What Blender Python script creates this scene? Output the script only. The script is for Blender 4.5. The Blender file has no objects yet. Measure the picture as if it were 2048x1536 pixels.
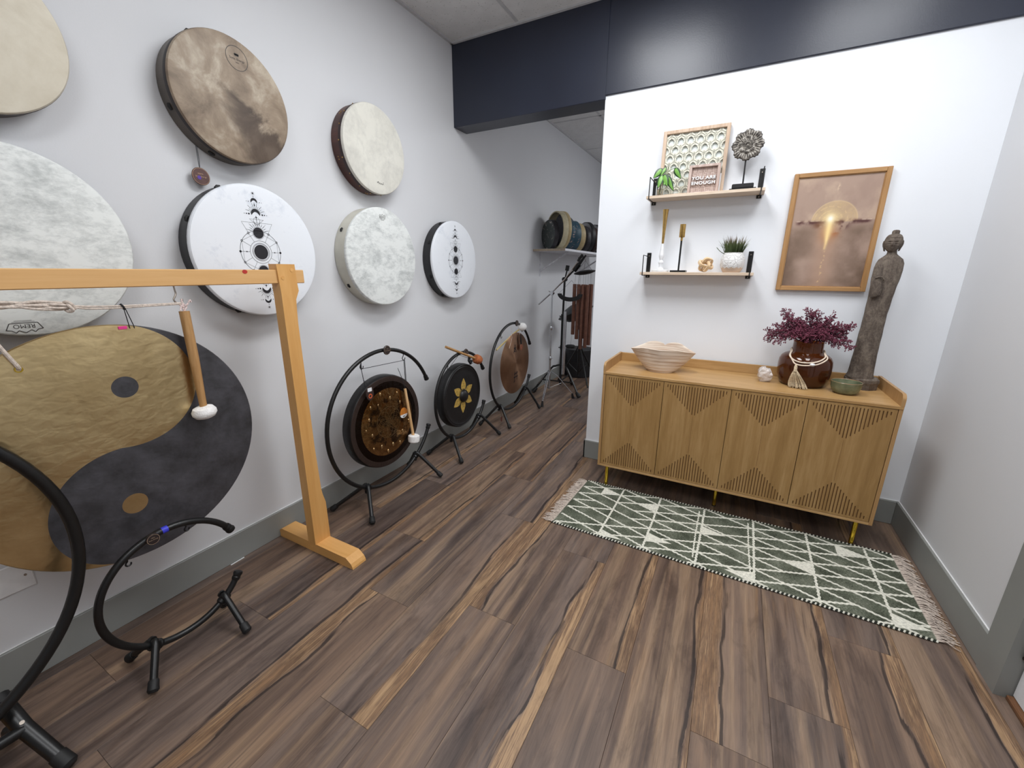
import bpy, math, random
import numpy as np
from mathutils import Vector, Matrix
random.seed(7)
PI = math.pi
sc = bpy.context.scene
COL = sc.collection

# ------------------------------------------------------------------ camera
cam = bpy.data.cameras.new('camera'); cam.sensor_width = 36.0
cam.lens = 36.0 * 818.733 / 2048.0; cam.clip_start = 0.02; cam.clip_end = 60
camo = bpy.data.objects.new('camera', cam); COL.objects.link(camo)
right = Vector((0.8819233, 0.471362, 0.00540053))
down = Vector((0.12975409, -0.23172543, -0.96408879))
fwd = Vector((-0.45318338, 0.85095311, -0.2655252))
M = Matrix.Identity(4)
for i in range(3):
    M[i][0] = right[i]; M[i][1] = -down[i]; M[i][2] = -fwd[i]
M[0][3], M[1][3], M[2][3] = 2.1773, 0.0, 1.5
camo.matrix_world = M
sc.camera = camo
# ------------------------------------------------------------------ world, light, exposure
w = bpy.data.worlds.new('world'); sc.world = w; w.use_nodes = True
w.node_tree.nodes['Background'].inputs[0].default_value = (0.75, 0.8, 0.9, 1)
w.node_tree.nodes['Background'].inputs[1].default_value = 0.25
sc.view_settings.view_transform = 'Standard'
sc.view_settings.look = 'None'
sc.view_settings.exposure = 0.0
sc.view_settings.gamma = 1.0
sc.view_settings.use_curve_mapping = False
H = 3.1865
# ceiling troffers: (x0, x1, y0, y1, watts)
TROFFERS = [(1.19, 1.80, 1.18, 2.40, 33), (2.41, 3.02, 1.18, 2.40, 20), (1.80, 2.41, -1.26, -0.04, 32), (2.41, 3.02, 5.06, 6.28, 38)]  # third panel is unseen, added behind the viewer for fill light
for k, (x0, x1, y0, y1, wt) in enumerate(TROFFERS):
    ld = bpy.data.lights.new('troffer_light', 'AREA'); ld.shape = 'RECTANGLE'
    ld.size = x1 - x0 - .06; ld.size_y = y1 - y0 - .06; ld.energy = wt; ld.color = (0.97, 0.985, 1.0)
    lo = bpy.data.objects.new('troffer_light', ld); COL.objects.link(lo)
    lo.location = ((x0 + x1) / 2, (y0 + y1) / 2, H - 0.03)

# ------------------------------------------------------------------ mesh helpers
class MB:
    def __init__(s): s.v = []; s.f = []; s.sm = []; s.mi = []; s.m = 0
    def add(s, vs, fs, smooth=False):
        o = len(s.v); s.v += [tuple(v) for v in vs]
        for f in fs:
            s.f.append([o + i for i in f]); s.sm.append(smooth); s.mi.append(s.m)
        return s
    def box(s, a, b, c=0.0, R=None, pivot=None):
        (x0, y0, z0), (x1, y1, z1) = [min(p, q) for p, q in zip(a, b)], [max(p, q) for p, q in zip(a, b)]
        c = min(c, (x1-x0)*.45, (y1-y0)*.45, (z1-z0)*.45)
        if c <= 0:
            vs = [(x, y, z) for z in (z0, z1) for y in (y0, y1) for x in (x0, x1)]
            fs = [(0,2,3,1), (4,5,7,6), (0,1,5,4), (2,6,7,3), (0,4,6,2), (1,3,7,5)]
        else:
            vs = []; idx = {}
            for i, x in enumerate((x0, x1)):
                for j, y in enumerate((y0, y1)):
                    for k, z in enumerate((z0, z1)):
                        sx, sy, sz = (c if i == 0 else -c), (c if j == 0 else -c), (c if k == 0 else -c)
                        for ax, p in enumerate(((x, y+sy, z+sz), (x+sx, y, z+sz), (x+sx, y+sy, z))):
                            idx[(i, j, k, ax)] = len(vs); vs.append(p)
            fs = []
            g = lambda i, j, k, a: idx[(i, j, k, a)]
            for i in (0, 1):
                q = [g(i,0,0,0), g(i,1,0,0), g(i,1,1,0), g(i,0,1,0)]; fs.append(q if i else q[::-1])
                q = [g(0,i,0,1), g(0,i,1,1), g(1,i,1,1), g(1,i,0,1)]; fs.append(q if i else q[::-1])
                q = [g(0,0,i,2), g(1,0,i,2), g(1,1,i,2), g(0,1,i,2)]; fs.append(q if i else q[::-1])
            for i in (0, 1):
                for j in (0, 1):
                    q = [g(i,j,0,0), g(i,j,0,1), g(i,j,1,1), g(i,j,1,0)]; fs.append(q if (i ^ j) else q[::-1])
                    q = [g(i,0,j,0), g(i,0,j,2), g(i,1,j,2), g(i,1,j,0)]; fs.append(q if not (i ^ j) else q[::-1])
                    q = [g(0,i,j,1), g(0,i,j,2), g(1,i,j,2), g(1,i,j,1)]; fs.append(q if (i ^ j) else q[::-1])
                    for k in (0, 1):
                        q = [g(i,j,k,0), g(i,j,k,1), g(i,j,k,2)]; fs.append(q if (i ^ j ^ k) else q[::-1])
        if R is not None:
            pv = Vector(pivot) if pivot is not None else Vector(((x0+x1)/2, (y0+y1)/2, (z0+z1)/2))
            vs = [R @ (Vector(v) - pv) + pv for v in vs]
        return s.add(vs, fs)
    def tube(s, path, r, n=10, closed=False, cap=True, smooth=True):
        P = [Vector(p) for p in path]; N = len(P)
        rs = r if isinstance(r, (list, tuple)) else [r] * N
        T = []
        for i in range(N):
            if closed: t = P[(i+1) % N] - P[i-1]
            else: t = P[min(i+1, N-1)] - P[max(i-1, 0)]
            T.append(t.normalized() if t.length > 1e-9 else Vector((0, 0, 1)))
        a = Vector((0, 0, 1)) if abs(T[0].z) < .9 else Vector((1, 0, 0))
        u = T[0].cross(a).normalized(); vs = []
        for i in range(N):
            u = (u - T[i] * u.dot(T[i]))
            u = u.normalized() if u.length > 1e-6 else T[i].orthogonal().normalized()
            v = T[i].cross(u)
            for k in range(n):
                an = 2 * PI * k / n; vs.append(P[i] + (u * math.cos(an) + v * math.sin(an)) * rs[i])
        fs = []
        for i in range(N if closed else N - 1):
            j = (i + 1) % N
            for k in range(n):
                fs.append((i*n+k, i*n+(k+1) % n, j*n+(k+1) % n, j*n+k))
        s.add(vs, fs, smooth)
        if cap and not closed:
            o = len(s.v) - N * n
            s.f.append([o + k for k in range(n)][::-1]); s.sm.append(False); s.mi.append(s.m)
            s.f.append([o + (N-1)*n + k for k in range(n)]); s.sm.append(False); s.mi.append(s.m)
        return s
    def cyl(s, p0, p1, r0, r1=None, n=16, smooth=True):
        return s.tube([p0, p1], [r0, r0 if r1 is None else r1], n, smooth=smooth)
    def lathe(s, prof, n=32, c=(0, 0, 0), axis='z', smooth=True, rmod=None, caps=True):
        vs = []
        for (r, h) in prof:
            for k in range(n):
                an = 2 * PI * k / n; rr = r * (rmod(an, h) if rmod else 1)
                a, b = rr * math.cos(an), rr * math.sin(an)
                if axis == 'z': p = (c[0]+a, c[1]+b, c[2]+h)
                elif axis == 'x': p = (c[0]+h, c[1]+a, c[2]+b)
                else: p = (c[0]+b, c[1]+h, c[2]+a)
                vs.append(p)
        fs = []
        for i in range(len(prof) - 1):
            for k in range(n):
                fs.append((i*n+k, i*n+(k+1) % n, (i+1)*n+(k+1) % n, (i+1)*n+k))
        s.add(vs, fs, smooth)
        if caps:
            o = len(s.v) - len(vs)
            if prof[0][0] > 1e-5: s.f.append([o+k for k in range(n)][::-1]); s.sm.append(False); s.mi.append(s.m)
            if prof[-1][0] > 1e-5: s.f.append([o+(len(prof)-1)*n+k for k in range(n)]); s.sm.append(False); s.mi.append(s.m)
        return s
    def loft(s, rings, smooth=True, caps=True):
        n = len(rings[0]); vs = [p for r in rings for p in r]; fs = []
        for i in range(len(rings) - 1):
            for k in range(n):
                fs.append((i*n+k, i*n+(k+1) % n, (i+1)*n+(k+1) % n, (i+1)*n+k))
        if caps:
            fs.append(list(range(n))[::-1]); fs.append([(len(rings)-1)*n+k for k in range(n)])
        return s.add(vs, fs, smooth)
    def prism(s, poly, fn, d0, d1):
        """poly = 2D points, fn(a, b, d) -> 3D"""
        n = len(poly)
        vs = [fn(a, b, d0) for a, b in poly] + [fn(a, b, d1) for a, b in poly]
        fs = [list(range(n))[::-1], [n+k for k in range(n)]]
        fs += [(k, (k+1) % n, n+(k+1) % n, n+k) for k in range(n)]
        return s.add(vs, fs)
    def ball(s, c, r, n=10, m=6, sc=(1, 1, 1)):
        prof = [(max(1e-6, math.sin(PI*i/m)), -math.cos(PI*i/m)) for i in range(m+1)]
        vs = []
        for (q, h) in prof:
            for k in range(n):
                an = 2*PI*k/n
                vs.append((c[0]+r*sc[0]*q*math.cos(an), c[1]+r*sc[1]*q*math.sin(an), c[2]+r*sc[2]*h))
        fs = [(i*n+k, i*n+(k+1) % n, (i+1)*n+(k+1) % n, (i+1)*n+k) for i in range(m) for k in range(n)]
        return s.add(vs, fs, True)
    def rot(s, R, pivot):
        pv = Vector(pivot); s.v = [tuple(R @ (Vector(v) - pv) + pv) for v in s.v]; return s

def wloc(o):
    p = Vector((0, 0, 0))
    while o is not None: p += Vector(o.location); o = o.parent
    return p
def mesh_of(name, mb, mats, off=Vector((0, 0, 0)), sharp=35):
    me = bpy.data.meshes.new(name)
    me.from_pydata([tuple(Vector(v) - off) for v in mb.v], [], mb.f)
    for m in (mats if isinstance(mats, (list, tuple)) else [mats]): me.materials.append(m.m if isinstance(m, Mt) else m)
    me.polygons.foreach_set('use_smooth', mb.sm)
    me.polygons.foreach_set('material_index', mb.mi)
    if any(mb.sm): me.set_sharp_from_angle(angle=math.radians(sharp))
    me.validate(); me.update()
    return me
def part(name, mb, mat, parent, label=None, stuff=False, at=None, sharp=35):
    base = wloc(parent); off = Vector(at) if at is not None else base
    o = bpy.data.objects.new(name, mesh_of(name, mb, mat, off, sharp)); COL.objects.link(o)
    o.parent = parent; o.location = off - base
    if label: o['label'] = label
    if stuff: o['kind'] = 'stuff'
    return o
def tag(o, label, cat, group=None):
    o['label'] = label; o['category'] = cat
    if group: o['group'] = group
    return o
def emp(name, loc, label, cat, group=None):
    o = bpy.data.objects.new(name, None); COL.objects.link(o); o.location = loc
    o.empty_display_size = .05
    return tag(o, label, cat, group)
def thing(name, mb, mat, at, label, cat, group=None, sharp=35):
    o = bpy.data.objects.new(name, mesh_of(name, mb, mat, Vector(at), sharp)); COL.objects.link(o); o.location = at
    return tag(o, label, cat, group)
def struct(name, mb, mat, at=(0, 0, 0)):
    o = bpy.data.objects.new(name, mesh_of(name, mb, mat, Vector(at))); COL.objects.link(o); o.location = at
    o['kind'] = 'structure'; return o
def share(name, me, parent, loc):
    o = bpy.data.objects.new(name, me); COL.objects.link(o); o.parent = parent; o.location = Vector(loc) - wloc(parent)
    return o
def text_mesh(body, size, fn, mb, extrude=0.0, spacing=1.0, bold=0.0):
    cu = bpy.data.curves.new('lettering', 'FONT'); cu.body = body; cu.size = size; cu.extrude = extrude; cu.offset = bold
    cu.align_x = 'CENTER'; cu.align_y = 'CENTER'; cu.space_character = spacing; cu.resolution_u = 3
    ob = bpy.data.objects.new('lettering', cu); COL.objects.link(ob)
    bpy.context.view_layer.update()
    dg = bpy.context.evaluated_depsgraph_get()
    me = bpy.data.meshes.new_from_object(ob.evaluated_get(dg))
    mb.add([fn(*v.co) for v in me.vertices], [list(p.vertices) for p in me.polygons])
    bpy.data.objects.remove(ob); bpy.data.curves.remove(cu); bpy.data.meshes.remove(me)
    return mb
def arc(c, r, a0, a1, n, fn):
    return [fn(c[0] + r*math.cos(a0 + (a1-a0)*i/n), c[1] + r*math.sin(a0 + (a1-a0)*i/n)) for i in range(n+1)]
def smooth_path(pts, k=6):
    P = [Vector(p) for p in pts]; out = []
    for i in range(len(P)-1):
        p0, p1, p2, p3 = P[max(i-1, 0)], P[i], P[i+1], P[min(i+2, len(P)-1)]
        for j in range(k):
            t = j/k
            out.append(.5*((2*p1) + (p2-p0)*t + (2*p0-5*p1+4*p2-p3)*t*t + (3*p1-p0-3*p2+p3)*t**3))
    out.append(P[-1]); return out

# ------------------------------------------------------------------ material helpers
def lin(c):
    f = lambda x: x/12.92 if x <= .04045 else ((x+.055)/1.055)**2.4
    return tuple(f(v/255) for v in c) + (1,)
class S:
    """math-node expression"""
    def __init__(s, nt, k): s.nt = nt; s.k = k
    def op(s, o, b=None, c=None, clamp=False):
        n = s.nt.nodes.new('ShaderNodeMath'); n.operation = o; n.use_clamp = clamp
        for i, q in enumerate((s, b, c)):
            if q is None: continue
            if isinstance(q, S): s.nt.links.new(q.k, n.inputs[i])
            else: n.inputs[i].default_value = q
        return S(s.nt, n.outputs[0])
    def __add__(s, b): return s.op('ADD', b)
    def __sub__(s, b): return s.op('SUBTRACT', b)
    def __mul__(s, b): return s.op('MULTIPLY', b)
    def __truediv__(s, b): return s.op('DIVIDE', b)
    def lt(s, b): return s.op('LESS_THAN', b)
    def gt(s, b): return s.op('GREATER_THAN', b)
    def sst(s, a, b):
        n = s.nt.nodes.new('ShaderNodeMapRange'); n.interpolation_type = 'SMOOTHSTEP'
        s.nt.links.new(s.k, n.inputs[0]); n.inputs[1].default_value = a; n.inputs[2].default_value = b
        return S(s.nt, n.outputs[0])
class Mt:
    def __init__(s, name, color=(.5, .5, .5, 1), rough=.5, metal=0.0, spec=.5, **kw):
        s.m = bpy.data.materials.new(name); s.m.use_nodes = True; s.nt = s.m.node_tree
        s.b = s.nt.nodes['Principled BSDF']
        s.b.inputs['Base Color'].default_value = color; s.b.inputs['Roughness'].default_value = rough
        s.b.inputs['Metallic'].default_value = metal; s.b.inputs['Specular IOR Level'].default_value = spec
        for k, v in kw.items(): s.b.inputs[k.replace('_', ' ')].default_value = v
        s._tc = None
    def node(s, t, **kw):
        n = s.nt.nodes.new(t)
        for k, v in kw.items(): setattr(n, k, v)
        return n
    def link(s, a, b): s.nt.links.new(a.k if isinstance(a, S) else a, b)
    def obj(s):
        if s._tc is None: s._tc = s.node('ShaderNodeTexCoord')
        return s._tc.outputs['Object']
    def xyz(s):
        n = s.node('ShaderNodeSeparateXYZ'); s.link(s.obj(), n.inputs[0])
        return [S(s.nt, n.outputs[i]) for i in range(3)]
    def mapped(s, scale=(1, 1, 1), rnd=0.0, rot=(0, 0, 0)):
        n = s.node('ShaderNodeMapping'); n.inputs['Scale'].default_value = scale; n.inputs['Rotation'].default_value = rot
        src = s.obj()
        if rnd:
            oi = s.node('ShaderNodeObjectInfo'); v = s.node('ShaderNodeVectorMath', operation='SCALE')
            v.inputs[0].default_value = (7.3, 31.7, 13.1); s.link(oi.outputs['Random'], v.inputs['Scale'])
            ad = s.node('ShaderNodeVectorMath', operation='ADD'); s.link(src, ad.inputs[0]); s.link(v.outputs[0], ad.inputs[1]); src = ad.outputs[0]
        s.link(src, n.inputs['Vector']); return n.outputs[0]
    def noise(s, scale=5, detail=4, rough=.55, dist=0.0, vec=None):
        n = s.node('ShaderNodeTexNoise'); n.inputs['Scale'].default_value = scale; n.inputs['Detail'].default_value = detail
        n.inputs['Roughness'].default_value = rough; n.inputs['Distortion'].default_value = dist
        s.link(vec if vec is not None else s.obj(), n.inputs['Vector']); return S(s.nt, n.outputs[0])
    def ramp(s, fac, stops, interp='LINEAR'):
        n = s.node('ShaderNodeValToRGB'); n.color_ramp.interpolation = interp; e = n.color_ramp.elements
        while len(e) < len(stops): e.new(.5)
        for i, (p, c) in enumerate(stops): e[i].position = p; e[i].color = c
        s.link(fac, n.inputs[0]); return n.outputs[0]
    def mix(s, fac, a, b, mode='MIX'):
        n = s.node('ShaderNodeMix', data_type='RGBA', blend_type=mode)
        for sock, v in ((n.inputs[0], fac), (n.inputs[6], a), (n.inputs[7], b)):
            if isinstance(v, (S, bpy.types.NodeSocket)): s.link(v, sock)
            else: sock.default_value = v
        return n.outputs[2]
    def bump(s, h, strength=.2, dist=.01, prev=None):
        n = s.node('ShaderNodeBump'); n.inputs['Strength'].default_value = strength; n.inputs['Distance'].default_value = dist
        s.link(h, n.inputs['Height'])
        if prev is not None: s.link(prev, n.inputs['Normal'])
        return n.outputs[0]
    def set(s, **kw):
        for k, v in kw.items():
            sock = s.b.inputs[k.replace('_', ' ')]
            if isinstance(v, (S, bpy.types.NodeSocket)): s.link(v, sock)
            else: sock.default_value = v
        return s.m
def plain(name, c, rough=.5, metal=0.0, var=0.06, scale=30, bump=0.0, bscale=80, **kw):
    m = Mt(name, lin(c), rough, metal, **kw)
    f = m.noise(scale, 3)
    d = [max(0, v*(1-var*1.6)) for v in c]; u = [min(255, v*(1+var)) for v in c]
    m.set(Base_Color=m.ramp(f, [(.3, lin(d)), (.7, lin(u))]))
    if bump: m.set(Normal=m.bump(m.noise(bscale, 3), bump, .004))
    return m.m
def wood(name, c0, c1, c2, axis='y', scale=1.0, rough=.45, rnd=1.0, fine=.35, spec=.4):
    m = Mt(name, lin(c1), rough, spec=spec)
    st = {'x': (1.2, 14, 14), 'y': (14, 1.2, 14), 'z': (14, 14, 1.2)}[axis]
    v = m.mapped(tuple(q*scale for q in st), rnd); f = m.noise(1.0, 5, .6, 1.2, v)
    v2 = m.mapped(tuple(q*scale*9 for q in st), rnd); g = m.noise(1.0, 3, .6, .3, v2)
    t = f*(1-fine) + g*fine
    m.set(Base_Color=m.ramp(t, [(.3, lin(c0)), (.5, lin(c1)), (.72, lin(c2))]), Normal=m.bump(g, .12, .003))
    return m.m

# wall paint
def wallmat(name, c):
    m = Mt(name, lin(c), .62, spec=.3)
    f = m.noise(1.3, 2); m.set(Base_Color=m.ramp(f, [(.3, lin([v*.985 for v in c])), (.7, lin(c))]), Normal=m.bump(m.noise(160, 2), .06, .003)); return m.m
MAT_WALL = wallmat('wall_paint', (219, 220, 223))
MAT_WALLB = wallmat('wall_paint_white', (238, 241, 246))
MAT_NAVY = (lambda m: m.set(Normal=m.bump(m.noise(120, 2), .08, .003), Base_Color=m.ramp(m.noise(2, 2), [(.3, lin((38, 42, 56))), (.7, lin((43, 48, 63)))])))(Mt('navy_paint', rough=.34, spec=.5))
MAT_BASE = plain('grey_trim_paint', (142, 144, 141), .5, var=.02, scale=3)
MAT_BASETOP = plain('white_caulk', (226, 226, 226), .6, var=.02)
MAT_GROUT = plain('floor_underlay', (38, 30, 27), .8)
# ceiling tile
def tilemat():
    m = Mt('acoustic_tile', lin((205, 204, 204)), .9, spec=.1)
    n = m.node('ShaderNodeTexVoronoi'); n.inputs['Scale'].default_value = 38; m.link(m.mapped((1, 3.2, 1), 1), n.inputs['Vector'])
    pit = S(m.nt, n.outputs['Distance']).lt(.16); big = m.noise(9, 3)
    sel = pit * m.noise(22, 2).gt(.52)
    m.set(Base_Color=m.mix(sel, m.ramp(big, [(.3, lin((222, 222, 222))), (.7, lin((232, 232, 232)))]), lin((140, 138, 138))))
    m.set(Normal=m.bump(sel * -1.0 + m.noise(70, 2)*.4, .5, .004)); return m.m
MAT_TILE = tilemat(); MAT_GRID = plain('ceiling_grid', (200, 200, 202), .4, var=.02)

# floor plank
def plankmat():
    m = Mt('vinyl_plank', lin((92, 78, 70)), .42, spec=.42)
    x, y, z = m.xyz()
    big = m.noise(1.0, 4, .6, 1.0, m.mapped((7.0, .9, 1), 1))
    mid = m.noise(1.0, 5, .65, .8, m.mapped((26, 1.3, 1), 1))
    fine = m.noise(1.0, 3, .7, .2, m.mapped((240, 7, 1), 1))
    wav = m.noise(1.0, 3, .5, .3, m.mapped((1.0, 1.5, 1), 1)) - .5
    t = big*.50 + mid*.34 + fine*.16
    base = m.ramp(t, [(.28, lin((60, 51, 49))), (.40, lin((91, 78, 72))), (.50, lin((114, 99, 90))), (.60, lin((134, 116, 103))), (.74, lin((154, 134, 116)))])
    oi = m.node('ShaderNodeObjectInfo'); r = S(m.nt, oi.outputs['Random'])
    base = m.mix(1.0, base, m.ramp(r, [(0, lin((240, 226, 214))), (.35, lin((255, 246, 238))), (.7, lin((246, 246, 250))), (1, lin((224, 220, 220)))]), 'MULTIPLY')
    band = m.noise(1.0, 3, .55, .8, m.mapped((11, .45, 2), 1))
    base = m.mix(band.sst(.50, .66)*.6, base, m.ramp(mid*.5 + fine*.5, [(.3, lin((120, 98, 80))), (.6, lin((168, 142, 116)))]))
    base = m.mix((band*-1.0 + 1.0).sst(.54, .68)*.6, base, m.ramp(mid*.5 + fine*.5, [(.3, lin((48, 39, 37))), (.6, lin((84, 70, 64)))]))
    # brown heartwood clouds
    warm = m.noise(1.0, 4, .6, 1.2, m.mapped((5, .6, 2), 1)).sst(.48, .68)
    base = m.mix(warm*.32, base, m.ramp(mid*.6 + fine*.4, [(.3, lin((88, 66, 50))), (.6, lin((138, 108, 82)))]))
    # sapwood stripe along one edge: side and width come from the plank itself
    at = m.node('ShaderNodeAttribute', attribute_type='OBJECT', attribute_name='sap'); side = S(m.nt, at.outputs['Fac'])
    av = m.node('ShaderNodeAttribute', attribute_type='OBJECT', attribute_name='sap_width'); wd = S(m.nt, av.outputs['Fac'])
    lw = m.noise(1.0, 2, .5, .3, m.mapped((.8, 1.6, 1), 1)).sst(.25, .62)*.6 + .4
    e = x*side - (wd*lw*-1.25 + .1205) + wav*.055 + (mid-.5)*.045 - (lw*-1.0 + 1.0)*.010
    sap = e.sst(-.006, .010) * wd.gt(.001)
    sapc = m.ramp(mid*.62 + fine*.38, [(.30, lin((92, 72, 58))), (.42, lin((150, 117, 86))), (.50, lin((112, 87, 68))), (.58, lin((170, 138, 104))), (.68, lin((182, 150, 114))), (.8, lin((136, 106, 84)))])
    col = m.mix(sap*.92, base, sapc)
    dk = (e+.010).sst(-.007, 0.0) * (e+.002).lt(0) * wd.gt(.001) * (mid*1.3).sst(.50, .66)
    col = m.mix(dk*.85, col, lin((42, 33, 31)))
    st = m.noise(1.0, 4, .6, 1.5, m.mapped((16, .8, 1), 1)).sst(.60, .74)
    col = m.mix(st*.6, col, lin((52, 43, 44)))
    tn = m.noise(1.0, 4, .62, 1.8, m.mapped((12, .75, 3), 1)).sst(.60, .74)
    col = m.mix(tn*.6, col, sapc)
    blot = m.noise(1.0, 5, .7, .6, m.mapped((13, 3.2, 1), 1))
    col = m.mix(.55, col, m.ramp(blot, [(.34, lin((168, 162, 162))), (.5, lin((255, 255, 255))), (.66, lin((255, 250, 244)))]), 'MULTIPLY')
    m.set(Base_Color=col, Roughness=m.ramp(fine, [(.2, (.38,)*3+(1,)), (.8, (.52,)*3+(1,))]), Normal=m.bump(fine*.5 + mid*.5, .10, .002))
    return m.m
MAT_PLANK = plankmat()

# woods / metals
MAT_STAND = wood('honey_pine', (204, 150, 84), (215, 162, 96), (225, 176, 112), 'z', .55, .42, 1, .25)
MAT_STANDY = wood('honey_pine_bar', (206, 158, 100), (217, 171, 114), (226, 184, 130), 'y', .55, .42, 1, .25)
MAT_STANDX = wood('honey_pine_foot', (208, 152, 86), (219, 165, 98), (229, 178, 114), 'x', .55, .42, 1, .25)
MAT_OAKV = wood('oak_veneer_upright', (140, 107, 62), (163, 128, 80), (188, 154, 106), 'z', .62, .42, 1, .3)
MAT_OAKH = wood('oak_veneer_level', (160, 122, 74), (182, 144, 94), (202, 165, 116), 'x', .7, .4, 1, .3)
MAT_OAKE = wood('oak_edge_band', (160, 122, 78), (176, 138, 92), (188, 150, 104), 'z', .6, .45, 1, .2)
MAT_SLOT = plain('routed_slot', (122, 88, 50), .7)
MAT_SHELFW = wood('pale_ash_board', (196, 172, 148), (218, 198, 176), (230, 214, 196), 'x', .8, .5, 1, .35)
MAT_RAWW = wood('whitewashed_frame', (164, 132, 108), (204, 178, 154), (226, 208, 190), 'z', 1.0, .6, 1, .4)
MAT_PINKW = wood('weathered_pink_frame', (150, 126, 116), (190, 168, 158), (220, 204, 196), 'z', 1.2, .65, 1, .45)
MAT_ARTF = wood('oak_picture_frame', (150, 112, 68), (174, 132, 86), (190, 150, 104), 'z', .8, .45, 1, .3)
MAT_BIRCH = wood('birch_knot', (210, 178, 136), (228, 198, 158), (238, 212, 176), 'z', 1.4, .5, 1, .3)
MAT_MALLET = wood('mallet_handle', (146, 106, 62), (172, 130, 82), (194, 154, 104), 'z', 1.0, .5, 1, .4)
MAT_MALLETL = wood('pale_mallet_handle', (190, 146, 96), (214, 172, 122), (230, 192, 146), 'z', 1.0, .5, 1, .4)
MAT_BLACK = plain('black_powder_coat', (13, 13, 14), .38, var=.1, bump=.05, bscale=300)
MAT_RUB = plain('black_rubber', (18, 18, 19), .6, var=.1)
MAT_CHROME = plain('chrome', (210, 212, 216), .14, 1.0, var=.02)
MAT_STEEL = plain('steel_hook', (170, 160, 150), .35, 1.0, var=.04)
MAT_BRASS = plain('polished_brass', (226, 190, 70), .16, 1.0, var=.03)
MAT_GOLDM = plain('brushed_gold', (196, 160, 96), .28, 1.0, var=.05, scale=60)
MAT_COPPER = plain('copper_chime', (122, 84, 70), .45, .6, var=.06)
MAT_WHITE = plain('white_paint', (235, 236, 238), .5, var=.015)
MAT_FELT = plain('white_fleece', (242, 240, 238), .95, var=.03, scale=60, bump=.5, bscale=150)
MAT_SUEDE = plain('orange_suede', (172, 98, 56), .85, var=.1, bump=.3, bscale=120)
MAT_ROPE = plain('cotton_rope', (214, 200, 188), .9, var=.08, scale=120, bump=.6, bscale=260)
MAT_CORD = plain('black_cord', (26, 26, 30), .8)
MAT_GCORD = plain('grey_cord', (70, 72, 78), .7)
MAT_INK = plain('black_print', (22, 22, 30), .5)
MAT_INKG = plain('grey_print', (70, 66, 64), .6)
MAT_RED = plain('red_sticker', (190, 50, 40), .5); MAT_BLUE = plain('blue_tape', (56, 60, 200), .5); MAT_PINK = plain('pink_sticker', (222, 60, 140), .5)
MAT_VIOLET = plain('violet_ink', (80, 50, 150), .5)

# ------------------------------------------------------------------ the setting
P_Y = 3.08      # partition face
XR = 3.2255     # right wall face
fl = MB().box((-.1, -3.6, -.06), (3.6, 7.3, -.012))
floor = struct('floor', fl, MAT_GROUT)
W_, L_, G_ = .241, 1.337, .0004
def plank_mesh(w, l):
    mb = MB(); mb.box((-w/2+G_, -l/2+G_, -.010), (w/2-G_, l/2-G_, 0), .0006); return mesh_of('plank', mb, MAT_PLANK)
full = plank_mesh(W_, L_)
OFF = [.35, .797, .22, 1.145, .678, 1.291, .531, 1.297, .85, 1.196, .12, .551, .95, .30]
x0s = [.065 + W_*i for i in range(14)]
SAP = {(4, .678): (1, .058), (5, 1.291): (-1, .055), (6, .531): (1, .062), (3, -.192): (-1, .062), (4, 2.015): (1, .03), (9, 1.196): (-1, .065), (11, .551): (1, .055), (10, .12): (1, .03), (10, 1.457): (1, .032), (7, 1.297): (1, .028), (2, .22): (1, .02), (5, -.046): (1, 0), (4, -.659): (1, 0), (7, -.04): (1, 0), (1, .797): (1, .02), (9, -.141): (1, 0), (8, .85): (1, .02), (2, 1.557): (1, .025), (5, 2.628): (1, .04), (1, 2.134): (1, .02)}
prow = random.Random(3)
for i, x0 in enumerate([.065-W_] + x0s):
    xa, xb = max(x0, 0.0), min(x0+W_, 3.30)
    off = .11 if i == 0 else OFF[i-1]
    y = off - L_*3
    while y < 7.2:
        ya, yb = max(y, -3.5), min(y+L_, 7.2)
        if yb - ya > .02:
            whole = abs(xb-xa-W_) < 1e-6 and abs(yb-ya-L_) < 1e-6
            o = share('plank', full if whole else plank_mesh(xb-xa, yb-ya), floor, ((xa+xb)/2, (ya+yb)/2, 0))
            s_, wd = (1 if prow.random() < .6 else -1), (prow.choice([0, 0, 0, .02, .03]))
            for (r_, yy), sv in SAP.items():
                if r_ == i-1 and abs(yy-y) < .05: s_, wd = sv
            o['sap'] = float(s_); o['sap_width'] = float(wd)
        y += L_
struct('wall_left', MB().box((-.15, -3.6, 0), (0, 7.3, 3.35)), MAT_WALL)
struct('wall_front', MB().box((0, -3.6, 0), (3.6, -3.5, 3.35)), MAT_WALL)
struct('wall_far', MB().box((0, 7.2, 0), (3.6, 7.3, 3.35)), MAT_WALL)
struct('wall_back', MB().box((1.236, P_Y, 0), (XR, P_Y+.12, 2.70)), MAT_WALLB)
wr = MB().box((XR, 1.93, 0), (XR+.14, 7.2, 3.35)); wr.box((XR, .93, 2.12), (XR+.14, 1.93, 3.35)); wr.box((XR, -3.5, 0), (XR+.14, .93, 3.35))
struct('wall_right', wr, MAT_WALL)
bm_ = MB().box((0, 3.066, 2.612), (1.2385, 3.247, H), .003); bm_.box((1.2385, 3.066, 2.636), (XR, 3.247, H), .003)
struct('beam', bm_, MAT_NAVY)
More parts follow.
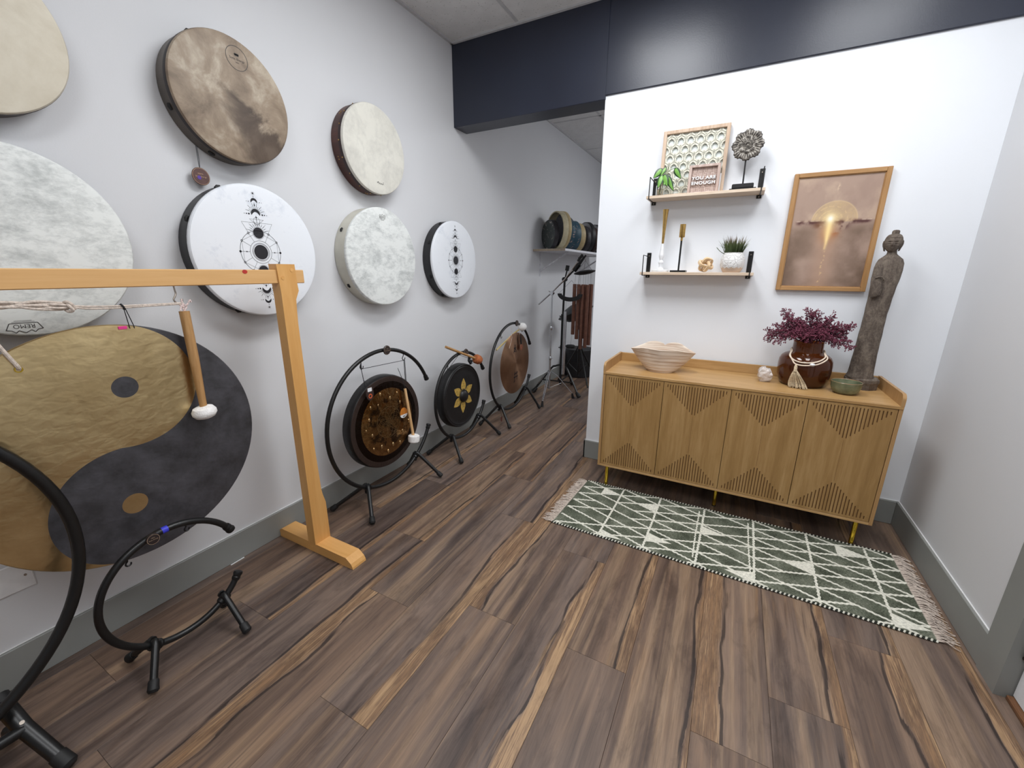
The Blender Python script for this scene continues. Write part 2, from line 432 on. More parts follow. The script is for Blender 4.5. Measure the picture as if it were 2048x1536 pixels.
# baseboards with a caulk line on top
def baseboard(name, a, b, ca, cb):
    o = struct(name, MB().box(a, b, .003), MAT_BASE)
    part('caulk_line', MB().box(ca, cb, .001), MAT_BASETOP, o, 'white caulk line along the top')
HB = .154
baseboard('baseboard_left', (0, -3.5, 0), (.014, 7.2, HB), (0, -3.5, HB), (.006, 7.2, HB+.003))
baseboard('baseboard_back', (1.222, P_Y-.014, 0), (XR-.014, P_Y, HB), (1.226, P_Y-.005, HB), (XR-.004, P_Y, HB+.003))
baseboard('baseboard_side', (1.222, P_Y-.014, 0), (1.236, P_Y+.134, HB), (1.230, P_Y, HB), (1.236, P_Y+.13, HB+.002))
baseboard('baseboard_right', (XR-.014, 1.99, 0), (XR, P_Y, HB), (XR-.006, 1.995, HB), (XR, P_Y, HB+.004))
# door at the right
cs = MB().prism([(XR-.016, 1.866), (XR-.016, 1.993), (XR, 1.993), (XR, 1.93), (3.262, 1.93), (3.262, 1.868)], lambda a, b, d: (a, b, d), 0, 2.2)
cs.box((XR-.016, .96, 2.088), (XR+.03, 1.8655, 2.2), .003); cs.box((XR-.016, .84, 0), (XR+.03, .96, 2.2), .003)
struct('trim_1', cs, MAT_BASE)
dr = struct('door_1', MB().box((3.256, .962, .022), (3.30, 1.864, 2.085), .002), MAT_WHITE)
hg = MB().cyl((3.250, 1.858, .19), (3.250, 1.858, .295), .008); hg.cyl((3.250, 1.858, .186), (3.250, 1.858, .192), .010); hg.cyl((3.25, 1.858, .225), (3.25, 1.858, .231), .0095)
part('hinge', hg, plain('bronze_hinge', (62, 52, 46), .4, .7), dr, 'dark bronze door hinge')
th = MB().box((3.240, .962, 0), (3.31, 1.864, .02), .004)
struct('trim_2', th, wood('threshold_wood', (96, 62, 40), (120, 84, 58), (150, 116, 84), 'y', 1))
# ceiling
cl = struct('ceiling', MB().box((-.1, -3.6, H+.012), (3.6, 7.3, H+.1)), MAT_GROUT)
tx = [0, .58, 1.19, 1.80, 2.41, 3.02, XR]
ty = [-3.5, -2.48, -1.26, -.04, 1.18, 2.40, 3.066]
ty2 = [3.247, 3.84, 5.06, 6.28, 7.2]
trof = [t[:4] for t in TROFFERS]
gr = MB()
for seg in (ty, ty2):
    for a, b in zip(seg[:-1], seg[1:]):
        for c, d in zip(tx[:-1], tx[1:]):
            if any(abs(c-t[0]) < .05 and abs(d-t[1]) < .05 and a < (t[2]+t[3])/2 < b for t in trof): continue
            t_ = MB().box((c+.008, a+.008, H+.001), (d-.008, b-.008, H+.012), .002)
            part('ceiling_tile', t_, MAT_TILE, cl, at=((c+d)/2, (a+b)/2, H))
    for c in tx[1:-1]: gr.box((c-.012, seg[0], H-.002), (c+.012, seg[-1], H+.006))
    for a in seg[1:-1]: gr.box((0, a-.012, H-.002), (XR, a+.012, H+.006))
    gr.box((0, seg[0], H-.012), (.02, seg[-1], H+.006)); gr.box((0, seg[-1]-.02, H-.012), (XR, seg[-1], H+.006)); gr.box((0, seg[0], H-.012), (XR, seg[0]+.02, H+.006))
    gr.box((XR-.02, seg[0], H-.012), (XR, seg[-1], H+.006))
part('grid_strip', gr, MAT_GRID, cl)
em = Mt('lamp_diffuser', (.9, .95, 1, 1), .5, Emission_Color=(.93, .97, 1, 1), Emission_Strength=2.0).m
for k, (x0, x1, y0, y1, wt) in enumerate(TROFFERS):
    lt = emp('ceiling_light', ((x0+x1)/2, (y0+y1)/2, H), ['recessed fluorescent ceiling panel before the navy beam, nearer the left wall', 'recessed fluorescent ceiling panel before the navy beam, nearer the right wall', 'unseen ceiling panel added behind the viewer as fill light', 'recessed fluorescent ceiling panel behind the white partition'][k], 'lamp')
    f = MB(); f.box((x0+.01, y0+.01, H-.004), (x1-.01, y0+.04, H+.004)); f.box((x0+.01, y1-.04, H-.004), (x1-.01, y1-.01, H+.004)); f.box((x0+.01, y0+.04, H-.004), (x0+.04, y1-.04, H+.004)); f.box((x1-.04, y0+.04, H-.004), (x1-.01, y1-.04, H+.004))
    part('frame', f, MAT_GRID, lt); part('diffuser', MB().box((x0+.04, y0+.04, H-.001), (x1-.04, y1-.04, H+.006)), em, lt)
# blank wall plate low on the left wall
wp = emp('wall_plate', (0, .235, .41), 'blank white wall plate low on the left wall behind the big gong', 'wall plate')
part('cover', MB().box((0, .16, .36), (.007, .295, .47), .003), MAT_WHITE, wp); part('screw', MB().cyl((.006, .275, .415), (.009, .275, .415), .004), MAT_STEEL, wp)

# ------------------------------------------------------------------ frame drums on the left wall
def mottled(name, c0, c1, scale=9, stretch=(1, 1, 1), rough=.55, contrast=(.38, .62), fine=.35):
    m = Mt(name, lin(c1), rough, spec=.35)
    v = m.mapped(stretch, 1)
    f = m.noise(scale, 6, .65, .6, v)*(1-fine) + m.noise(scale*6, 4, .7, .4, v)*fine
    m.set(Base_Color=m.ramp(f, [(contrast[0], lin(c0)), (contrast[1], lin(c1))])); return m.m
HEAD_GREY = mottled('mottled_fibre_head', (186, 190, 189), (231, 234, 232), 8, (1, .8, 1.5), .5, (.36, .54))
HEAD_MOON = mottled('white_moon_head', (214, 220, 230), (236, 240, 246), 6, (1, 1, 1), .45, (.3, .46), .3)
HEAD_HIDE = mottled('cream_hide_head', (198, 188, 168), (220, 213, 196), 4, (1, 1, 1), .5, (.3, .62), .2)
HEAD_PALE = mottled('pale_hide_head', (200, 198, 190), (224, 222, 212), 6, (1, 1, 1), .5, (.32, .56), .3)
def cloudmat():
    m = Mt('smoke_brown_head', lin((150, 130, 112)), .5, spec=.35)
    x, y, z = m.xyz()
    n = m.noise(7, 6, .62, .5); n2 = m.noise(4, 5, .6, 1.0)
    base = m.ramp(n, [(.3, lin((112, 96, 81))), (.5, lin((153, 136, 117))), (.68, lin((194, 182, 164)))])
    a_, b_ = y/.2525, z/.2525
    d1 = (a_*.62 + b_ + (n2-.5)*1.1 + (n-.5)*.7) * -1.0 + .10       # below the diagonal
    d2 = a_ + b_*.40 + (n2-.5)*.9 + .32                              # right of the pale lower left
    mask = d1.sst(-.04, .22) * d2.sst(-.05, .30)
    col = m.mix(mask*.92, base, m.ramp(n, [(.3, lin((62, 52, 46))), (.6, lin((92, 77, 66)))]))
    m.set(Base_Color=col); return m.m
def brown_shell(name, c): return wood(name, [v*.7 for v in c], c, [min(255, v*1.25) for v in c], 'x', .6, .5, 0, .2)
def ring(mb, fn, cx, cy, r, wd, n=56, d=.0006, a0=0, a1=2*PI):
    vs = []; fs = []
    for i in range(n+1):
        an = a0 + (a1-a0)*i/n
        for rr in (r-wd/2, r+wd/2): vs.append(fn(cx+rr*math.cos(an), cy+rr*math.sin(an), d))
    for i in range(n): fs.append((2*i, 2*i+1, 2*i+3, 2*i+2))
    mb.add(vs, fs)
def disc(mb, fn, cx, cy, r, n=28, d=.0006): mb.add([fn(cx+r*math.cos(2*PI*k/n), cy+r*math.sin(2*PI*k/n), d) for k in range(n)], [list(range(n))])
def line(mb, fn, p, q, wd, d=.0006, w2=None):
    dx, dy = q[0]-p[0], q[1]-p[1]; l = math.hypot(dx, dy); nx, ny = -dy/l*wd/2, dx/l*wd/2; k = 1 if w2 is None else w2/wd
    mb.add([fn(p[0]+nx, p[1]+ny, d), fn(p[0]-nx, p[1]-ny, d), fn(q[0]-nx*k, q[1]-ny*k, d), fn(q[0]+nx*k, q[1]+ny*k, d)], [(0, 1, 2, 3)])
def crescent(mb, fn, cx, cy, r, up, d=.0006):
    s = 1 if up else -1; n = 20
    out = [(cx + r*math.cos(t), cy + s*r*math.sin(t)) for t in [(-.25 + 1.0*i/n*1.5)*PI*1.0 - .0*PI for i in range(n+1)]]
    a0, a1 = -.12*PI, 1.12*PI
    out = [(cx + r*math.cos(a0+(a1-a0)*i/n), cy + s*r*math.sin(a0+(a1-a0)*i/n)) for i in range(n+1)]
    e = out[-1]; b = out[0]; h = .38*r
    inn = []
    for i in range(1, n):
        t = i/n; x = e[0] + (b[0]-e[0])*t; yb = e[1] + s*(h+.35*r)*math.sin(PI*t); inn.append((x, yb))
    for i in range(n):
        p0, p1 = out[i], out[i+1]
        q0 = ([b] + inn[::-1] + [e])[i]; q1 = ([b] + inn[::-1] + [e])[i+1]
        mb.add([fn(*p0, d), fn(*p1, d), fn(*q1, d), fn(*q0, d)], [(0, 1, 2, 3)])
def moon_print(fn, lw=.006):
    mb = MB()
    L = lambda p, q, w=lw, w2=None: line(mb, fn, p, q, w, w2=w2)
    disc(mb, fn, 0, 0, .112); [ring(mb, fn, 0, 0, r, lw*.8) for r in (.125, .137, .172)]
    ring(mb, fn, 0, 0, .322, lw)
    for k in range(12):
        an = PI*k/6
        if k in (3, 9): continue
        if k in (0, 6):
            sg = 1 if k == 0 else -1; disc(mb, fn, sg*.322, 0, .018, 12); disc(mb, fn, sg*.225, 0, .010, 8); L((sg*.18, 0), (sg*.30, 0), lw*.7); continue
        L((.172*math.cos(an), .172*math.sin(an)), (.315*math.cos(an), .315*math.sin(an)), lw*.6)
        if k in (1, 2, 4, 5, 7, 8, 10, 11): ring(mb, fn, .322*math.cos(an), .322*math.sin(an), .014, lw, 14)
    L((-.279, .161), (-.279, -.161), lw*.5); L((.279, .161), (.279, -.161), lw*.5); L((-.279, .161), (0, .3), lw*.5); L((.279, .161), (0, .3), lw*.5); L((-.279, -.161), (0, -.3), lw*.5); L((.279, -.161), (0, -.3), lw*.5)
    for s in (1, -1):
        c = .29*s; disc(mb, fn, 0, c, .083); ring(mb, fn, 0, c, .092, lw*.6)
        for i in range(11):
            an = (PI*.08 + PI*.84*i/10)*s; r1 = .15 if i % 2 else .185
            L((.105*math.cos(an), c+.105*math.sin(an)), (r1*math.cos(an), c+r1*math.sin(an)), lw*1.4, lw*.4)
        L((-.24, .44*s), (.24, .44*s), lw*.5); L((-.24, .44*s), (-.16, .29*s), lw*.5); L((.24, .44*s), (.16, .29*s), lw*.5)
        L((-.11, .49*s), (.11, .49*s), lw*.5); L((-.11, .49*s), (0, .40*s), lw*.5); L((.11, .49*s), (0, .40*s), lw*.5)
        L((0, .385*s), (0, .545*s)); disc(mb, fn, 0, .52*s, .012, 8); ring(mb, fn, 0, .47*s, .05, lw*.5, 24)
        crescent(mb, fn, 0, .575*s, .072, s > 0); ring(mb, fn, 0, .575*s, .082, lw*.7, 24, a0=0 if s > 0 else PI, a1=PI if s > 0 else 2*PI)
        for i in range(11):
            an = (PI*.1 + PI*.8*i/10)*s; r1 = .115 if i % 2 else .155
            L((.095*math.cos(an), .575*s+.095*math.sin(an)), (r1*math.cos(an), .575*s+r1*math.sin(an)), lw*1.2, lw*.5)
        for q in (1, -1):
            for i in range(3): disc(mb, fn, q*(.105+.035*i), .565*s, .014-.004*i, 8)
            for i in range(2): disc(mb, fn, q*(.085+.03*i), .745*s, .007-.002*i, 8)
        L((0, .67*s), (0, .735*s)); disc(mb, fn, 0, .70*s, .011, 8)
        crescent(mb, fn, 0, .75*s, .052, s > 0); L((0, .81*s), (0, .835*s))
        for i in range(8):
            an = PI*i/4 + .2; L((0, .87*s), (.028*math.cos(an), .87*s+.028*math.sin(an)), lw*.9, lw*.3)
        disc(mb, fn, 0, .87*s, .009, 8)
    return mb
def frame_drum(y, z, R, d, shell, head, label, rim=None, lug=None, band=None, group=None, headlip=.02):
    t = emp('frame_drum', (0, y, z), label, 'drum', group)
    sh = MB().lathe([(R*.90, .002), (R*.985, .002), (R*.992, .006), (R*.992, d-headlip), (R*.985, d-headlip), (R*.93, d-.006)], 72, (0, y, z), 'x', caps=False)
    part('shell', sh, shell, t)
    hd = MB().lathe([(1e-5, d), (R*.5, d), (R*.955, d), (R*.985, d-.002), (R, d-.008), (R*1.0, d-headlip)], 72, (0, y, z), 'x', caps=False)
    h = part('drumhead', hd, head, t)
    if rim:
        part('rim_band', MB().lathe([(R*.994, d-headlip-.012), (R*1.004, d-headlip-.012), (R*1.004, d-headlip+.006), (R*1.0, d-headlip+.008)], 72, (0, y, z), 'x', caps=False), rim, t)
    if lug:
        for an in lug[1]:
            c, s_ = math.cos(math.radians(an)), math.sin(math.radians(an))
            b = MB(); p = Vector((d*lug[2], y+R*.99*c, z+R*.99*s_)); n_ = Vector((0, c, s_)); tt = Vector((0, -s_, c))
            b.tube([p - tt*.012 + n_*.001, p + n_*.004, p + tt*.012 + n_*.001], [.006, .008, .006], 8)
            part('tuning_slot', b, lug[0], t)
    return t, h
BLK_SHELL = plain('black_drum_shell', (30, 30, 33), .5, var=.08)
angs = [25, 65, 115, 155, 205, 245, 295, 335]
dB, hB = frame_drum(1.278, 1.5835, .305, .100, BLK_SHELL, HEAD_MOON, 'large white drum with black moon phase print behind the wooden crossbar end', lug=(MAT_RUB, angs, .55), group='wall drums')
part('moon_print', moon_print(lambda a, b, d_: (.100+d_, 1.278+a*.305, 1.5835+b*.305)), MAT_INK, hB)
dE, hE = frame_drum(2.900, 1.5835, .305, .100, BLK_SHELL, HEAD_MOON, 'white drum with black moon phase print hung nearest the navy beam', lug=(MAT_RUB, angs, .5), group='wall drums')
part('moon_print', moon_print(lambda a, b, d_: (.100+d_, 2.900+a*.305, 1.5835+b*.305)), MAT_INK, hE)
SHELL_CR = plain('cream_drum_shell', (206, 203, 190), .5, var=.03, scale=8)
dD, hD = frame_drum(2.089, 1.5825, .306, .110, SHELL_CR, HEAD_GREY, 'mottled grey white drum with cream shell between the two moon print drums', lug=(MAT_RUB, [150, 215, 30, 330], .35), group='wall drums')
dG, hG = frame_drum(.4757, 1.5822, .302, .100, plain('dark_grey_shell', (64, 62, 62), .5), HEAD_GREY, 'big mottled grey drum above the yin yang gong', rim=plain('thin_black_rim', (40, 40, 42), .5), group='wall drums')
dF, hF = frame_drum(.4777, 2.2070, .2495, .095, brown_shell('dark_brown_shell_a', (58, 44, 40)), HEAD_HIDE, 'cream hide drum with dark brown shell at top left, cut by the frame', rim=plain('dark_brown_rim', (52, 38, 34), .5), group='wall drums')
dA, hA = frame_drum(1.263, 2.2270, .2525, .100, plain('grey_brown_shell', (92, 84, 76), .5, var=.12, scale=6), cloudmat(), 'brown smoky patterned drum with dark shell in the upper row', rim=plain('dark_rim_a', (40, 32, 32), .5), lug=(MAT_RUB, [200, 245, 118], .42), group='wall drums')
dC, hC = frame_drum(2.0945, 2.2170, .2515, .102, brown_shell('mahogany_shell', (78, 44, 36)), HEAD_PALE, 'pale hide drum with studded mahogany shell at upper right of the wall', rim=plain('dark_band_c', (46, 26, 28), .5), headlip=.026, group='wall drums')
for an in range(0, 360, 20):
    c, s_ = math.cos(math.radians(an)), math.sin(math.radians(an))
    part('tack', MB().ball((.068, 2.0945+.2525*c, 2.217+.2525*s_), .0042, 8, 4), MAT_GOLDM, dC)
    if an % 60 == 20:
        for k in (-1, 1): part('rivet', MB().ball((.034, 2.0945+.2495*math.cos(math.radians(an+k*1.6)), 2.217+.2495*math.sin(math.radians(an+k*1.6))), .004, 8, 4), MAT_GOLDM, dC)
# printed marks on the heads
fnG = lambda a, b, d_: (.1007+d_, .4757+a, 1.5822+b)
LX, LZ = -.036, -.267   # printed upside down near the lower edge
text_mesh_args = lambda a, b, c_: fnG(LX - a, LZ - b, 0)
lg = MB(); text_mesh('REMO', .019, text_mesh_args, lg, spacing=1.0)
cr = [(-.042, -.011), (-.030, -.013), (-.022, -.021), (-.014, -.014), (0, -.022), (.014, -.014), (.022, -.021), (.030, -.013), (.042, -.011), (.032, .010), (-.032, .010)]
for p, q in zip(cr, cr[1:] + cr[:1]): line(lg, fnG, (LX+p[0], LZ+p[1]), (LX+q[0], LZ+q[1]), .0022, 0)
line(lg, fnG, (LX-.026, LZ+.014), (LX+.026, LZ+.014), .001, 0); line(lg, fnG, (LX-.020, LZ+.018), (LX+.020, LZ+.018), .001, 0)
part('crown_logo', lg, MAT_INKG, hG)
fnD = lambda a, b, d_: (.1107+d_, 2.089+a, 1.5825+b)
lg = MB(); text_mesh('REMO', .017, lambda a, b, c_: fnD(.006+a, .247+b, 0), lg)
cr = [(-.02, .258), (-.012, .262), (-.004, .256), (.006, .266), (.016, .256), (.024, .262), (.032, .258), (.027, .237), (-.015, .237)]
for p, q in zip(cr, cr[1:] + cr[:1]): line(lg, fnD, p, q, .0018, 0)
line(lg, fnD, (-.008, .230), (.02, .230), .002, 0)
part('crown_logo', lg, MAT_INKG, hD)
fnC = lambda a, b, d_: (.1027+d_, 2.0945+a, 2.217+b)
lg = MB(); sg = [(-.012, -.188), (-.004, -.176), (.002, -.190), (.010, -.182), (.016, -.191), (.022, -.183), (.030, -.192), (.036, -.182), (.043, -.190)]
for p, q in zip(sg[:-1], sg[1:]): line(lg, fnC, p, q, .0022, 0)
line(lg, fnC, (.036, -.176), (.045, -.178), .0016, 0); line(lg, fnC, (-.016, -.182), (.004, -.180), .002, 0)
part('signature_mark', lg, MAT_INK, hC)
fnA = lambda a, b, d_: (.1007+d_, 1.263+a, 2.227+b)
lg = MB(); ring(lg, fnA, .035, .172, .046, .0022, 40, 0); text_mesh('Sonic Energy', .0125, lambda a, b, c_: fnA(.035+a, .168+b, 0), lg); text_mesh('MEINL', .006, lambda a, b, c_: fnA(.035+a, .155+b, 0), lg)
for k in (-1, 0, 1): disc(lg, fnA, .035+k*.006, .187, .0042, 10, 0)
lg.add([fnA(.025, .187, 0), fnA(.045, .187, 0), fnA(.043, .180, 0), fnA(.027, .180, 0)], [(0, 1, 2, 3)])
part('round_logo', lg, MAT_INKG, hA)
# hang tag below the smoky drum
tg = emp('hang_tag', (.03, 1.102, 1.896), 'round brown hang tag on a cord below the smoky brown drum', 'tag')
TAGM = plain('brown_tag_card', (88, 58, 52), .4, var=.05)
d_ = MB().lathe([(1e-5, -.0015), (.0345, -.0015), (.036, 0), (.0345, .0015), (1e-5, .0015)], 36, (.03, 1.102, 1.896), 'x', caps=False); part('disc', d_, TAGM, tg)
fT = lambda a, b, d_: (.0318+d_*.1, 1.102+a, 1.896+b)
k = MB(); ring(k, fT, 0, 0, .0330, .0012, 36); text_mesh('Sonic Energy', .0085, lambda a, b, c_: fT(a, b-.001, 0), k); text_mesh('MEINL', .008, lambda a, b, c_: fT(a, .010+b, 0), k); part('print', k, plain('tan_print', (186, 150, 120), .5), tg)
k = MB(); disc(k, fT, -.008, -.006, .008, 12, .004); part('ink_scribble', k, MAT_VIOLET, tg)
k = MB(); k.tube([(.02, 1.108, 2.02), (.028, 1.103, 1.96), (.030, 1.102, 1.922)], .0013, 6); k.tube([(.02, 1.112, 2.02), (.029, 1.107, 1.96), (.030, 1.103, 1.922)], .0013, 6); part('cord', k, MAT_GCORD, tg)

# ------------------------------------------------------------------ wooden gong stand with the yin yang gong
gs = emp('wooden_gong_stand', (.30, .56, 0), 'honey coloured wooden gong stand with crossbar over the yin yang gong', 'gong stand')
def post(yc, s):
    prof = [(-.049, .052), (-.049, 1.526), (.060, 1.526), (.072, 1.46), (.078, 1.405), (.058, 1.372), (.047, 1.335), (.036, 1.25), (.030, 1.0), (.034, .60), (.037, .36), (.042, .325), (.052, .290), (.058, .26), (.060, .052)]
    prof = [(-.047, .052), (-.040, 1.39), (-.046, 1.526), (.044, 1.526), (.046, 1.44), (.049, 1.405), (.030, 1.365), (.027, 1.32), (.024, 1.25), (.024, .60), (.030, .36), (.034, .325), (.041, .295), (.047, .27), (.048, .052)]
    mb = MB(); mb.prism([(yc + s*a, b) for a, b in prof], lambda a, b, d: (d, a, b), .276, .334); return mb
for yc, s in ((1.239, 1), (-.12, -1)):
    p_ = part('post', post(yc, s), MAT_STAND, gs, at=(.305, yc, .8))
    for a, b in ((-.022*s, 1.465), (.026*s, 1.50)): part('peg', MB().cyl((.33, yc+a, b), (.3355, yc+a, b), .0085, n=14), MAT_STANDX, p_)
    fm = MB(); pr = [(.010, 0), (.009, .040), (.035, .0545), (.565, .0545), (.60, .030), (.610, .012), (.612, 0)]
    fm.prism(pr, lambda a, b, d: (a, d, b), yc-.0435, yc+.0435); part('foot', fm, MAT_STANDX, gs, at=(.3, yc, .03))
bar = MB(); bar.box((.284, -.22, 1.4395), (.3265, 1.331, 1.5005), .003)
bo = part('crossbar', bar, MAT_STANDY, gs, at=(.31, .56, 1.47))
part('sticker', MB().prism([(1.055+.0105*math.cos(2*PI*i/16), 1.492+.0085*math.sin(2*PI*i/16)) for i in range(16)], lambda a, b, d: (d, a, b), .3262, .3274), MAT_RED, bo, 'small red sticker')
for yy in (.795, .30):
    hk = MB().tube(smooth_path([(.31, yy, 1.442), (.31, yy+.001, 1.424), (.31, yy+.002, 1.412), (.312, yy-.004, 1.400), (.314, yy-.010, 1.391), (.315, yy-.006, 1.380), (.314, yy+.006, 1.374), (.312, yy+.016, 1.380), (.312, yy+.018, 1.392)], 5), .0032, 8)
    part('hook', hk, MAT_STEEL, gs)
# yin yang gong
GY, GZ, GR, GX = .5598, .8782, .4392, .30
def yinyang():
    m = Mt('hammered_gold_and_dark_lacquer', rough=.3)
    x, y, z = m.xyz(); th_ = math.radians(7)
    u = (y*math.cos(th_) - z*math.sin(th_)) / GR; v = (y*math.sin(th_) + z*math.cos(th_)) / GR
    d2 = lambda cx, cy: ((u-cx)*(u-cx) + (v-cy)*(v-cy)).op('SQRT')
    up, lo = d2(0, .5), d2(0, -.5)
    dark = u.gt(.0).op('MAXIMUM', lo.lt(.505)); dark = dark * up.gt(.5)
    dark = dark.op('MAXIMUM', up.lt(.086)) * lo.gt(.086)
    rr = (u*u + v*v).op('SQRT')
    h1 = m.noise(30, 2, .5, .3, m.mapped((1, .75, 1.1))); h2 = m.noise(11, 2, .5)
    gold = m.ramp(m.noise(6, 4), [(.3, lin((192, 168, 124))), (.7, lin((216, 194, 148)))])
    patch = (d2(-.12, -.87)).lt(.10) * m.noise(14, 3).gt(.5)
    gold = m.mix(patch*.6, gold, lin((96, 66, 36)))
    dk = m.ramp(m.noise(12, 5, .65), [(.35, lin((46, 45, 48))), (.65, lin((70, 69, 74)))])
    m.set(Base_Color=m.mix(dark, gold, dk), Metallic=dark*-1.0 + 1.0, Roughness=dark*.16 + .30)
    m.set(Normal=m.bump(h1*.6 + h2*.6, .26, .012)); return m.m
gg = emp('yin_yang_gong', (GX, GY, GZ), 'large hammered gold and dark grey yin yang gong hung under the wooden crossbar', 'gong')
gm = MB().lathe([(GR*.985, -.028), (GR*.992, -.026), (GR, -.004), (GR*.993, 0), (GR*.9, .004), (GR*.6, .009), (GR*.3, .011), (1e-5, .012)], 96, (GX, GY, GZ), 'x', caps=False)
gd = part('gong_disc', gm, yinyang(), gg)
part('sticker', MB().box((GX-.001, .610, 1.2965), (GX+.004, .634, 1.3075), .001), MAT_PINK, gg, 'pink sticker on the upper rim')
# ropes
rp = emp('cotton_rope', (.315, .58, 1.385), 'off white cotton rope knotted below the crossbar and holding the gong', 'rope')
XX = .318
k = MB()
k.tube(smooth_path([(XX, .812, 1.3765), (XX, .72, 1.3765), (XX, .63, 1.3775), (XX, .55, 1.381), (XX, .505, 1.386)], 5), .0032, 8)
k.tube(smooth_path([(XX, .812, 1.3735), (XX, .70, 1.3725), (XX, .62, 1.3715), (XX, .55, 1.374), (XX, .505, 1.382)], 5), .0032, 8)
for i, (dz0, dz1, dx) in enumerate([(.016, .010, 0), (.010, .004, .006), (.003, .0, -.004), (-.004, -.006, .004), (-.009, -.011, -.003)]):
    k.tube(smooth_path([(XX+dx, .50, 1.386+dz1*.5), (XX+dx, .475, 1.388+dz1), (XX-dx, .42, 1.391+dz0*.8), (XX+dx, .36, 1.396+dz0*(1 if i % 2 else -.4)), (XX, .30, 1.398+dz0*.6)], 5), .0042, 8)
part('rope_strands', k, MAT_ROPE, rp)
k = MB(); k.tube(smooth_path([(XX+.004, .512, 1.376), (XX+.011, .502, 1.394), (XX+.004, .492, 1.399), (XX-.009, .490, 1.384), (XX+.002, .494, 1.370), (XX+.012, .503, 1.374), (XX+.010, .496, 1.390), (XX-.004, .500, 1.394)], 6), .0048, 8); part('knot', k, MAT_ROPE, rp)
k = MB().tube(smooth_path([(XX, .29, 1.396), (.317, .312, 1.345), (.313, .338, 1.27), (.309, .3575, 1.216), (.302, .3585, 1.209)], 5), [.0055]*20+[.0055], 9); part('gong_cord', k, MAT_ROPE, rp)
k = MB().tube(smooth_path([(XX, .30, 1.41), (.312, .298, 1.395), (XX, .297, 1.38)], 4), .006, 8); part('whipping', k, plain('tan_whipping', (150, 118, 76), .8), rp)
k = MB(); ring(k, lambda a, b, d: (.3075+d, .358+a, 1.207+b), 0, 0, .008, .003, 20, 0); part('eyelet', k, MAT_BRASS, gg)
cd = emp('black_cord_loop', (.318, .634, 1.36), 'thin black cord loop tied on the rope above the gong rim', 'cord')
k = MB(); k.tube(smooth_path([(.318, .626, 1.384), (.323, .630, 1.376), (.318, .634, 1.366), (.313, .628, 1.374), (.318, .622, 1.380)], 4), .0032, 6); part('knot', k, MAT_CORD, cd)
k = MB(); k.tube([(.318, .632, 1.370), (.302, .641, 1.304), (.298, .643, 1.29)], .0014, 6); k.tube([(.318, .636, 1.370), (.302, .654, 1.304), (.298, .655, 1.29)], .0014, 6); part('strand', k, MAT_CORD, cd)
# mallet hanging in front of the gong
ml = emp('gong_mallet', (.35, .79, .946), 'mallet with white padded head hanging in front of the yin yang gong', 'mallet')
k = MB().tube([(.322, .8075, 1.346), (.336, .802, 1.16), (.347, .796, .985), (.349, .795, .955)], [.0172, .0165, .0128, .0122], 14); part('handle', k, MAT_MALLET, ml)
k = MB().lathe([(1e-5, -.026), (.018, -.0255), (.034, -.019), (.0425, -.006), (.0425, .006), (.035, .019), (.020, .0255), (.012, .026), (1e-5, .024)], 30, (.349, .7945, .946), 'z', caps=False).rot(Matrix.Rotation(math.radians(7), 3, 'X'), (.349, .7945, .946)); part('mallet_head', k, MAT_FELT, ml)
k = MB().tube(smooth_path([(.322, .799, 1.338), (.330, .808, 1.352), (.320, .818, 1.362), (.318, .806, 1.376), (.316, .798, 1.372), (.322, .810, 1.362), (.326, .822, 1.372), (.324, .832, 1.386), (.323, .836, 1.378)], 5), .0032, 6)
k.tube(smooth_path([(.33, .797, 1.33), (.325, .795, 1.35), (.320, .803, 1.366)], 4), .0025, 6); k.cyl((.320, .8075, 1.345), (.318, .8075, 1.392), .0035, n=8)
part('hanging_loop', k, plain('pink_flecked_cord', (222, 200, 196), .8, var=.15, scale=160), ml)

